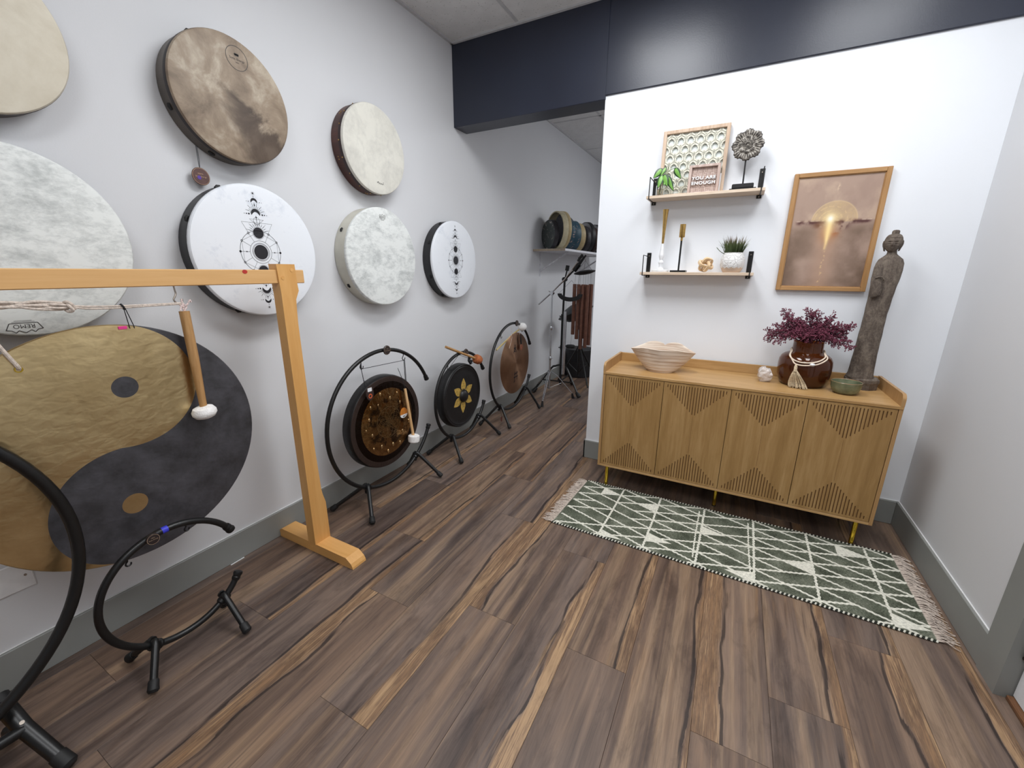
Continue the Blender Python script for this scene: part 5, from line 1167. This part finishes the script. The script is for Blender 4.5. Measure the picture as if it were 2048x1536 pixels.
# carved medallion on stand
md = emp('carved_medallion', (2.130, 2.990, Z1), 'grey carved flower medallion on a thin black rod and base', 'ornament')
k = MB(); n, m_ = 192, 40; vs = []; hs = []
for i in range(m_+1):
    t = i/m_
    for j in range(n):
        an = 2*PI*j/n; big = abs(math.cos(4*an/2*1.0)); lobe = .87 + .13*abs(math.cos(4*an)) ; sc_ = 1 + .025*math.cos(32*an)*(t > .8)
        R_ = .083*lobe*sc_
        pet = abs(math.sin(16*an)); rr_ = t
        if t < .18: h = .010 + .003*math.cos(t*90)
        elif t < .36: h = .006 + .004*abs(math.sin(10*an)) - .004*(t > .33)
        elif t < .60: h = .007 + .006*abs(math.cos(4*an))*math.sin(PI*(t-.36)/.24) - .002*pet
        else: h = .004 + .008*math.sin(PI*(t-.60)/.40)**.7*(.55+.45*abs(math.cos(4*an))) - .0035*(1-pet)
        x, z = R_*t*math.cos(an), R_*t*math.sin(an); vs.append((2.128+x, 2.978-h, 2.213+z)); hs.append(h)
fs = [(i*n+j, i*n+(j+1) % n, (i+1)*n+(j+1) % n, (i+1)*n+j) for i in range(m_) for j in range(n)]
k.add(vs, fs, True); o = len(k.v); k.add([(v[0], 2.990, v[2]) for v in vs[-n:]], []); k.f += [(o-n+j, o-n+(j+1) % n, o+(j+1) % n, o+j) for j in range(n)] + [list(range(o, o+n))]; k.sm += [True]*n+[False]; k.mi += [0]*(n+1)
mM = Mt('limewashed_carving', lin((130, 124, 116)), .8); xm_, ym_, zm_ = mM.xyz()
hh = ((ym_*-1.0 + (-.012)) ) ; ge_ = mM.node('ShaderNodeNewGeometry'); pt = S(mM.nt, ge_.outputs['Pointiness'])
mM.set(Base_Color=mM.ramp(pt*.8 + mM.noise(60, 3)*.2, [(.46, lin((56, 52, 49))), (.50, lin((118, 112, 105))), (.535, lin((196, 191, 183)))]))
part('flower_disc', k, mM.m, md, sharp=60)
part('rod', MB().cyl((2.130, 2.990, Z1+.03), (2.128, 2.986, 2.16), .0042), MAT_BLACK, md)
k = MB().box((2.062, 2.955, Z1), (2.202, 3.025, Z1+.010), .001).box((2.074, 2.962, Z1+.010), (2.188, 3.018, Z1+.036), .004); part('base', k, MAT_BLACK, md)
# glass with philodendron cuttings
gv = emp('plant_glass', (1.664, 2.975, Z1), 'small water glass with green variegated leaf cuttings at the left end of the upper shelf', 'plant')
mGl = Mt('clear_glass', (.97, .98, .97, 1), .02, Transmission_Weight=1.0, IOR=1.45).m
part('glass', MB().lathe([(1e-5, 0), (.022, 0), (.026, .003), (.0265, .060), (.022, .068), (.0205, .072), (.019, .071), (.0205, .066), (.0245, .058), (.0245, .006), (1e-5, .004)], 32, (1.664, 2.975, Z1), 'z', caps=False), mGl, gv)
part('water', MB().lathe([(1e-5, .0045), (.024, .0065), (.024, .040), (1e-5, .040)], 28, (1.664, 2.975, Z1), 'z', caps=False), Mt('water', (.9, .95, .9, 1), .01, Transmission_Weight=1.0, IOR=1.33).m, gv)
mL = Mt('variegated_leaf', lin((84, 140, 56)), .4); yl = mL.noise(20, 3); x_, y_, z_ = mL.xyz()
aL = mL.node('ShaderNodeAttribute', attribute_name='edge'); eL = S(mL.nt, aL.outputs['Fac'])
mL.set(Base_Color=mL.mix((eL + (yl-.5)*.5).sst(.45, .6), mL.ramp(yl, [(.3, lin((104, 160, 66))), (.7, lin((138, 186, 92)))]), lin((30, 62, 30))))
def leaf(base, tip, wd, face, nm='leaf'):
    B, T_ = Vector(base), Vector(tip); ax_ = T_ - B; L = ax_.length; d = ax_.normalized(); F = Vector(face).normalized(); sd = d.cross(F).normalized(); F = sd.cross(d)
    n = 10; vs = []; ed = []
    for i in range(n+1):
        t = i/n; w_ = wd*math.sin(PI*min(1, t**.72))**.8*(1-.25*t) if 0 < t < 1 else 0
        if i == 0: w_ = wd*.18
        for j in (-1, -.5, 0, .5, 1):
            vs.append(B + d*(L*t) + sd*(w_*j) + F*(-.22*w_*abs(j) + .10*L*math.sin(PI*t)*.6)); ed.append(max(abs(j), abs(t*2-1)**4))
    fs = [(i*5+j, i*5+j+1, (i+1)*5+j+1, (i+1)*5+j) for i in range(n) for j in range(4)]
    o = part(nm, MB().add(vs, fs, True), mL.m, gv)
    at_ = o.data.attributes.new('edge', 'FLOAT', 'POINT'); at_.data.foreach_set('value', ed[:len(o.data.vertices)])
FACE = (-.15, -1, -.25)
for b, t, w_ in [((1.668, 2.965, 2.130), (1.617, 2.955, 2.076), 0.0238), ((1.690, 2.96, 2.135), (1.662, 2.95, 2.085), 0.0150), ((1.672, 2.95, 2.092), (1.655, 2.935, 2.012), 0.0238), ((1.682, 2.945, 2.092), (1.712, 2.93, 2.016), 0.0250), ((1.70, 2.955, 2.085), (1.752, 2.94, 1.988), 0.0213), ((1.742, 2.955, 2.124), (1.786, 2.945, 2.058), 0.0213), ((1.698, 2.95, 2.078), (1.690, 2.932, 2.024), 0.0187)]: leaf(b, t, w_, FACE)
k = MB()
for pts in ([(1.662, 2.975, 1.985), (1.668, 2.970, 2.04), (1.680, 2.965, 2.09), (1.700, 2.96, 2.12), (1.702, 2.955, 2.135)], [(1.680, 2.965, 2.09), (1.715, 2.96, 2.115), (1.742, 2.955, 2.124)], [(1.668, 2.970, 2.04), (1.672, 2.965, 2.10), (1.668, 2.965, 2.130)], [(1.660, 2.975, 1.985), (1.664, 2.97, 2.05), (1.672, 2.955, 2.092), (1.682, 2.945, 2.092)], [(1.670, 2.975, 1.985), (1.680, 2.965, 2.05), (1.70, 2.955, 2.085)]): k.tube(smooth_path(pts, 4), .0019, 6)
part('stem', k, plain('green_stem', (120, 132, 84), .6), gv)
# lower shelf: candlesticks
c1 = emp('white_candlestick', (1.708, 2.995, Z2), 'white turned candlestick with a tall fluted gold top', 'candlestick')
part('base', MB().lathe([(1e-5, 0), (.054, 0), (.055, .003), (.055, .012), (.052, .015), (.020, .017), (1e-5, .017)], 40, (1.708, 2.995, Z2), 'z', caps=False), MAT_WHITE, c1)
part('stem', MB().lathe([(.020, .016), (.021, .022), (.012, .030), (.011, .044), (.017, .062), (.010, .078), (.0175, .104), (.016, .112), (.0115, .150), (.0075, .182)], 14, (1.708, 2.995, Z2), 'z', caps=False), MAT_WHITE, c1)
part('flute', MB().lathe([(.0070, .180), (.0095, .25), (.0140, .34), (.0185, .392), (.0165, .392), (.012, .335), (1e-5, .30)], 16, (1.708, 2.995, Z2), 'z', caps=False), MAT_GOLDM, c1)
c2 = emp('black_candle_holder', (1.824, 2.985, Z2), 'black candle holder with square foot and brushed gold cup', 'candlestick')
part('base', MB().box((1.776, 2.945, Z2), (1.872, 3.030, Z2+.012), .0015), MAT_BLACK, c2)
part('rod', MB().cyl((1.824, 2.985, Z2+.012), (1.824, 2.985, Z2+.200), .0055), MAT_BLACK, c2)
part('cup', MB().lathe([(.0065, .196), (.0072, .215), (.0165, .217), (.0175, .220), (.0175, .296), (.0155, .296), (.0150, .225), (1e-5, .224)], 28, (1.824, 2.985, Z2), 'z', caps=False), MAT_GOLDM, c2)
# interlocked wooden knot
kn = emp('wooden_knot', (1.984, 2.985, Z2), 'interlocked pale wooden knot ornament between candle holder and grass pot', 'ornament')
def link_(M_, c, a=.042, b=.026, r=.010):
    n = 40; out = []; 
    for i in range(n):
        t = 2*PI*i/n; cs, sn = math.cos(t), math.sin(t); e = .5
        out.append(Vector((a*math.copysign(abs(cs)**e, cs), b*math.copysign(abs(sn)**e, sn), 0)))
    mb = MB(); vs = []
    for i in range(n):
        p = out[i]; tg_ = (out[(i+1) % n]-out[i-1]).normalized(); nr = Vector((tg_.y, -tg_.x, 0))
        for u, v in ((-.8, -.8), (.8, -.8), (1, 0), (.8, .8), (-.8, .8), (-1, 0)): vs.append(M_ @ (p + nr*(u*r*.72) + Vector((0, 0, v*r))) + Vector(c))
    mb.add(vs, [(i*6+j, i*6+(j+1) % 6, ((i+1) % n)*6+(j+1) % 6, ((i+1) % n)*6+j) for i in range(n) for j in range(6)], True); return mb
RB = Matrix.Rotation(math.radians(25), 3, 'X') @ Matrix.Rotation(math.radians(28), 3, 'Y') @ Matrix.Rotation(math.radians(20), 3, 'Z')
for Ml in (Matrix.Identity(3), Matrix(((0, 0, 1), (1, 0, 0), (0, 1, 0))), Matrix(((0, 1, 0), (0, 0, 1), (1, 0, 0)))):
    part('wooden_link', link_(RB @ Ml, (1.984, 2.985, Z2+.0475)), MAT_BIRCH, kn)
# potted grass
pg = emp('grass_pot', (2.134, 2.995, Z2), 'white embossed pot with spiky green artificial grass at the right of the lower shelf', 'plant')
mP = Mt('white_embossed_glaze', lin((232, 230, 228)), .3); x_, y_, z_ = mP.xyz(); an_ = y_.op('ARCTAN2', x_)
zig = (an_*14.0/ (2*PI)).op('PINGPONG', .5); n_ = mP.node('ShaderNodeTexVoronoi', feature='DISTANCE_TO_EDGE'); n_.inputs['Scale'].default_value = 42; mP.link(mP.obj(), n_.inputs['Vector'])
low = (z_ - zig*.016).lt(.024); vo = S(mP.nt, n_.outputs['Distance']).sst(0, .08)
mP.set(Base_Color=mP.mix(low, lin((234, 233, 232)), lin((214, 190, 170))), Normal=mP.bump(vo*(low*-1.0 + 1.0), .6, .004))
part('pot', MB().lathe([(1e-5, 0), (.046, 0), (.052, .006), (.066, .035), (.070, .060), (.068, .085), (.059, .108), (.056, .114), (.057, .118), (.054, .118), (.052, .112), (1e-5, .104)], 56, (2.134, 2.995, Z2), 'z', caps=False), mP.m, pg)
rg = random.Random(21); k = MB()
for i in range(230):
    a = rg.uniform(0, 2*PI); r0 = .045*math.sqrt(rg.random()); r1 = r0 + rg.uniform(.005, .045)*(.4 + r0/.045); hgt = rg.uniform(.07, .125)*(1.05-.45*(r0/.045)*rg.random()); L_ = .003
    p0 = Vector((2.134+r0*math.cos(a), 2.995+r0*math.sin(a), Z2+.104)); p2 = Vector((2.134+r1*math.cos(a), 2.995+r1*math.sin(a), Z2+.104+hgt)); p1 = p0*.5 + p2*.5 + Vector((0, 0, .012)); sd = Vector((-math.sin(a+.7), math.cos(a+.7), 0))*.0024
    k.add([p0-sd, p0+sd, p1+sd*.9, p1-sd*.9, p2], [(0, 1, 2, 3), (3, 2, 4)], True)
k.tube(smooth_path([(2.09, 2.97, 1.607), (2.06, 2.955, 1.625), (2.036, 2.945, 1.65)], 4), [.002]*8+[.0006], 5)
mGr = Mt('olive_grass', lin((70, 84, 50)), .6); x_, y_, z_ = mGr.xyz(); mGr.set(Base_Color=mGr.ramp((z_-.10)*8.0 + mGr.noise(40, 2)*.2, [(.1, lin((50, 66, 36))), (.6, lin((84, 98, 58))), (1, lin((122, 96, 84)))])); part('grass', k, mGr.m, pg, stuff=True)

# ------------------------------------------------------------------ framed art print
ax0, ax1, az0, az1, ay = 2.391, 2.826, 1.398, 2.0475, 3.050
art = emp('framed_print', ((ax0+ax1)/2, P_Y, az0), 'oak framed abstract print of a glowing beam over a horizon', 'picture')
fw = .023
for nm, a, b in (('frame_side', (ax0, ay, az0), (ax0+fw, P_Y-.001, az1)), ('frame_side', (ax1-fw, ay, az0), (ax1, P_Y-.001, az1))): part(nm, MB().box(a, b, .002), MAT_ARTF, art)
for nm, a, b in (('frame_top', (ax0+fw, ay, az1-fw), (ax1-fw, P_Y-.001, az1)), ('frame_bottom', (ax0+fw, ay, az0), (ax1-fw, P_Y-.001, az0+fw))): part(nm, MB().box(a, b, .002), wood('oak_picture_frame_level', (150, 112, 68), (174, 132, 86), (190, 150, 104), 'x', .8, .45, 1, .3), art)
k = MB()
for (a, b) in (((ax0+fw, ay+.006, az0+fw), (ax0+fw+.004, ay+.012, az1-fw)), ((ax1-fw-.004, ay+.006, az0+fw), (ax1-fw, ay+.012, az1-fw)), ((ax0+fw, ay+.006, az0+fw), (ax1-fw, ay+.012, az0+fw+.004)), ((ax0+fw, ay+.006, az1-fw-.004), (ax1-fw, ay+.012, az1-fw))): k.box(a, b)
part('inner_lip', k, MAT_ARTF, art)
px0, px1, pz0, pz1 = ax0+fw, ax1-fw, az0+fw, az1-fw
NX, NZ = 150, 230
U, V = np.meshgrid(np.linspace(0, 1, NX), np.linspace(0, 1, NZ))
rs = np.random.RandomState(4)
def fbm(sx, sy, oc=5):
    out = np.zeros_like(U); amp = 1; tot = 0
    for o_ in range(oc):
        gx, gy = int(sx*2**o_)+2, int(sy*2**o_)+2; gm_ = rs.rand(gy+1, gx+1); a = U*(gx-1); b = V*(gy-1); ia, ib = a.astype(int), b.astype(int); fa, fb_ = a-ia, b-ib; fa = fa*fa*(3-2*fa); fb_ = fb_*fb_*(3-2*fb_)
        out += amp*((gm_[ib, ia]*(1-fa)+gm_[ib, ia+1]*fa)*(1-fb_) + (gm_[ib+1, ia]*(1-fa)+gm_[ib+1, ia+1]*fa)*fb_); tot += amp; amp *= .55
    return out/tot
n1, n2, n3, n4 = fbm(3, 4), fbm(5, 5), fbm(10, 12), fbm(40, 60, 2)
hz = .606; bx = .475; asp = (pz1-pz0)/(px1-px0)
def lerp(a, b, t): return a*(1-t[..., None]) + np.array(b, float)*t[..., None]
ss = lambda x, a, b: np.clip((x-a)/(b-a), 0, 1)**2*(3-2*np.clip((x-a)/(b-a), 0, 1))
img = np.ones((NZ, NX, 3))*np.array([172, 147, 132.])
img = lerp(img, [188, 163, 144], ss(n1, .45, .7)*(V > hz)); img = lerp(img, [152, 126, 114], ss(n2, .45, .8)*.35)
img = lerp(img, [112, 91, 76], ss(n1, .2, .8)*ss(hz-V, -.02, .12)*(.35+.6*np.abs(U-.45)*2).clip(0, 1)); img = lerp(img, [186, 150, 126], np.exp(-((U-bx+.02*(V-hz))/.14)**2)*ss(hz-V, 0, .1)*.55)
R2 = np.hypot((U-.52), (V-hz)*asp); half = (V > hz-.01)
img = lerp(img, [206, 176, 130], (R2 < .27)*half*(.34+.34*n4)); img = lerp(img, [222, 196, 150], np.exp(-((R2-.27)/.007)**2)*half*.5)
for q in (.09, .14, .20): img = lerp(img, [226, 200, 150], np.exp(-((np.hypot(U-bx, (V-hz)*asp)-q)/.006)**2)*half*(n4 > .5)*.45)
edge = np.exp(-((V-hz+.010+.03*(n3-.5))/.016)**2)*ss(U, .03, .12)*ss(1-U, .02, .1)
img = lerp(img, [80, 48, 46], edge*ss(n3, .2, .5)*.95*ss(np.abs(U-bx), .02, .08)); img = lerp(img, [226, 206, 186], np.exp(-((V-hz-.004)/.004)**2)*ss(n3, .5, .6)*.6)
img = lerp(img, [70, 40, 40], np.exp(-((U-.63)/.075)**2-((V-hz+.045)/.032)**2)*ss(n3, .3, .5)*.95); img = lerp(img, [104, 66, 48], np.exp(-((U-.34)/.06)**2-((V-hz+.036)/.026)**2)*ss(n3, .3, .5)*.9)
img = lerp(img, [150, 82, 44], np.exp(-((U-.56)/.05)**2-((V-hz+.085)/.05)**2)*ss(n3, .4, .55)*.8); img = lerp(img, [196, 128, 72], np.exp(-((U-bx)/.10)**2-((V-hz+.10)/.10)**2)*.5)
cxb = bx + .0*(V-hz); bw = .010 + .016*np.exp(-((V-hz+.08)/.08)**2)
img = lerp(img, [255, 226, 160], np.exp(-((U-cxb)/(bw*1.7))**2)*ss(V, hz-.30, hz-.16)*(V < hz+.02)*.95)
img = lerp(img, [250, 214, 150], np.exp(-((U-cxb+.008*np.sin(V*40))/.012)**2)*(n4 > .56)*ss(hz-V, .1, .2)*.45); img = lerp(img, [250, 226, 190], np.exp(-((U-.50+.006*np.sin(V*60))/.010)**2)*(n4 > .5)*ss(V, hz+.24, hz+.30)*ss(.95-V, 0, .06)*.55)
img = lerp(img, [255, 232, 170], np.exp(-(np.hypot(U-bx, (V-hz-.02)*asp)/.10)**2)*.85); img = lerp(img, [255, 255, 246], np.exp(-(np.hypot(U-bx, (V-hz-.02)*asp*.8)/.035)**2))
vs = [(px0 + (px1-px0)*u, ay+.010, pz0 + (pz1-pz0)*v) for v in np.linspace(0, 1, NZ) for u in np.linspace(0, 1, NX)]
k = MB().add(vs, [(i*NX+j, i*NX+j+1, (i+1)*NX+j+1, (i+1)*NX+j) for i in range(NZ-1) for j in range(NX-1)])
mAr = Mt('art_print', rough=.45, spec=.35); aa = mAr.node('ShaderNodeAttribute', attribute_name='print'); mAr.link(aa.outputs['Color'], mAr.b.inputs['Base Color'])
po = part('print', k, mAr.m, art)
c01 = np.clip(img.reshape(-1, 3)/255, 0, 1); cl_ = np.where(c01 <= .04045, c01/12.92, ((c01+.055)/1.055)**2.4); ca = po.data.color_attributes.new('print', 'FLOAT_COLOR', 'POINT'); ca.data.foreach_set('color', np.c_[cl_, np.ones(len(cl_))].ravel())
part('back_board', MB().box((px0, ay+.012, pz0), (px1, P_Y-.002, pz1)), MAT_GROUT, art)

# ------------------------------------------------------------------ rug
def RX(x, y): # slightly skewed left end
    return x + max(0, (1.70-x))/.33*(.05*(y-2.38))
yb0 = lambda x: 2.080 - .019*(x-1.38)/1.74
yt0 = lambda x: 2.684 + .003*(x-1.38)/1.74
rug = emp('rug', (2.25, 2.38, 0), 'green and cream woven runner rug with fringed ends in front of the sideboard', 'rug')
mR = Mt('green_melange_weave', lin((92, 104, 86)), .95, spec=.1)
f1 = mR.noise(1.0, 3, .7, .2, mR.mapped((110, 320, 1))); f2 = mR.noise(9, 3); wv = mR.node('ShaderNodeTexWave', bands_direction='X'); wv.inputs['Scale'].default_value = 90; mR.link(mR.obj(), wv.inputs['Vector'])
mR.set(Base_Color=mR.ramp(f1*.62 + f2*.38, [(.36, lin((52, 57, 47))), (.46, lin((90, 95, 81))), (.55, lin((124, 129, 113))), (.66, lin((178, 180, 164)))]), Normal=mR.bump(S(mR.nt, wv.outputs[0])*.5 + f1*.5, .8, .004))
k = MB(); nx_ = 60
vs = []
for i in range(nx_+1):
    x = 1.372 + (3.122-1.372)*i/nx_
    for y, z in ((yb0(x), .0005), (yb0(x), .0075), (yt0(x), .0075), (yt0(x), .0005)): vs.append((RX(x, y), y, z))
k.add(vs, [(i*4+j, i*4+(j+1) % 4, (i+1)*4+(j+1) % 4, (i+1)*4+j) for i in range(nx_) for j in range(4)] + [(0, 1, 2, 3), (nx_*4+3, nx_*4+2, nx_*4+1, nx_*4)])
part('field', k, mR.m, rug)
CRM = plain('cream_yarn', (230, 228, 214), .95, var=.07, scale=90, bump=.8, bscale=200)
cols = [1.385, 1.525, 1.655, 1.780, 1.905, 2.04, 2.178, 2.31, 2.445, 2.583, 2.722, 2.857, 2.993, 3.118]; hL = .0985; yE = 2.585
lev = lambda c, kk: yE - kk*hL + (.5*hL if c % 2 else 0)
rg = random.Random(9); k = MB()
def yarn(p, q, wd=.0115, zt=.0092):
    n = max(2, int(math.hypot(q[0]-p[0], q[1]-p[1])/.012)); dx, dy = q[0]-p[0], q[1]-p[1]; l = math.hypot(dx, dy); nx, ny = -dy/l, dx/l; top = []; bot = []
    for i in range(n+1):
        t = i/n; x, y = p[0]+dx*t, p[1]+dy*t; y = min(max(y, yb0(x)+.006), yt0(x)-.006); j = .0022*(1 if i % 2 else -1) + rg.uniform(-.0008, .0008)
        top.append((x+nx*(wd/2+j), y+ny*(wd/2+j))); bot.append((x-nx*(wd/2-j), y-ny*(wd/2-j)))
    vs = [(RX(a, b), b, zt) for a, b in top] + [(RX(a, b), b, zt) for a, b in bot] + [(RX(a, b), b, .007) for a, b in top] + [(RX(a, b), b, .007) for a, b in bot]; m = n+1
    k.add(vs, [f for i in range(n) for f in ((i, i+1, m+i+1, m+i), (2*m+i, 2*m+i+1, i+1, i), (m+i, m+i+1, 3*m+i+1, 3*m+i))])
inside = lambda x, y: yb0(x)+.004 < y < yt0(x)-.004
for c in range(13):
    for kk in range(-2, 8):
        a = (cols[c], lev(c, kk)); 
        for b in ((cols[c+1], lev(c+1, kk + (0 if c % 2 == 0 else -1)) + 0), (cols[c+1], lev(c+1, kk + (1 if c % 2 == 0 else 0)))):
            # clip to the field
            pa, pb = a, b
            if not inside(*pa) and not inside(*pb): continue
            for _ in range(40):
                if not inside(*pa): pa = (pa[0]+(pb[0]-pa[0])*.03, pa[1]+(pb[1]-pa[1])*.03)
                if not inside(*pb): pb = (pb[0]+(pa[0]-pb[0])*.03, pb[1]+(pa[1]-pb[1])*.03)
            if rg.random() < .10: continue
            yarn(pa, pb, .0115, .0091 if pb[1] > pa[1] else .0096)
for i, x in enumerate((1.655, 1.905, 2.178, 2.452, 2.722, 2.993)):
    yarn((x+.004, yt0(x)-.004), (x, 2.38), .011, .0101); yarn((x, 2.38), (x-.006, yb0(x)+.004), .011, .0101)
    if i in (2, 3): yarn((x-.024, yt0(x)-.05), (x-.026, 2.36), .007, .0104); yarn((x-.026, 2.36), (x-.022, yb0(x)+.06), .007, .0104)
part('yarn_lines', k, CRM, rug, 'cream zigzag yarn lines')
for (c, yc_, rt) in [(1, 2.585, 1), (2, 2.1, 1), (4, 2.535, -1), (4, 2.20, 1), (6, 2.425, 1), (8, 2.115, -1), (10, 2.338, -1), (11, 2.59, 1), (12, 2.115, 1)]:
    x0_, x1_ = cols[c], cols[c+rt]; q = MB(); ys = max(yb0(x0_)+.004, yc_-.045), min(yt0(x0_)-.004, yc_+.045)
    q.prism([(x0_, ys[0]), (x1_, yc_), (x0_, ys[1])], lambda a, b, d: (RX(a, b), b, d), .0072, .0087); part('cream_triangle', q, CRM, rug)
# whipped long edges: dark and cream stitches
kd, kc = MB(), MB()
for i in range(200):
    x = 1.376 + i*(3.118-1.376)/199
    for y in (yb0(x), yt0(x)):
        (kc if i % 2 else kd).tube([(RX(x-.004, y), y-.006, .004), (RX(x, y), y, .0095), (RX(x+.003, y), y+.006, .004)], .0037, 7)
part('cream_stitches', kc, CRM, rug, stuff=True); part('dark_stitches', kd, plain('dark_green_yarn', (40, 44, 38), .95), rug, stuff=True)
FR = plain('beige_fringe', (206, 192, 180), .95, var=.08, scale=120)
for side, x0_, dr_ in (('fringe', 1.372, -1), ('fringe', 3.120, 1)):
    k = MB()
    for i in range(150):
        y = 2.078 + (2.672-2.078)*i/149 if dr_ < 0 else 2.062 + (2.68-2.062)*i/149
        L_ = rg.uniform(.045, .078); sw = rg.uniform(-.03, .015); x = RX(x0_, y)
        xe = min(x + dr_*L_, 3.205)
        k.tube(smooth_path([(x-dr_*.004, y, .006), (x+(xe-x)*.3, y+sw*.2, .009+rg.uniform(0, .006)), (x+(xe-x)*.7, y+sw*.7+rg.uniform(-.006, .006), .005+rg.uniform(0, .006)), (xe, y+sw, .0025+rg.uniform(0, .003))], 3), .0018, 4, cap=False)
    part(side, k, FR, rug, stuff=True)
# a scrap of white paper at the foot of the left wall
thing('paper_scrap', MB().box((.016, .915, 0), (.022, .985, .003), .0005, Matrix.Rotation(.03, 3, 'Z')), MAT_WHITE, (.02, .95, 0), 'thin strip of white paper on the floor against the left baseboard', 'paper')
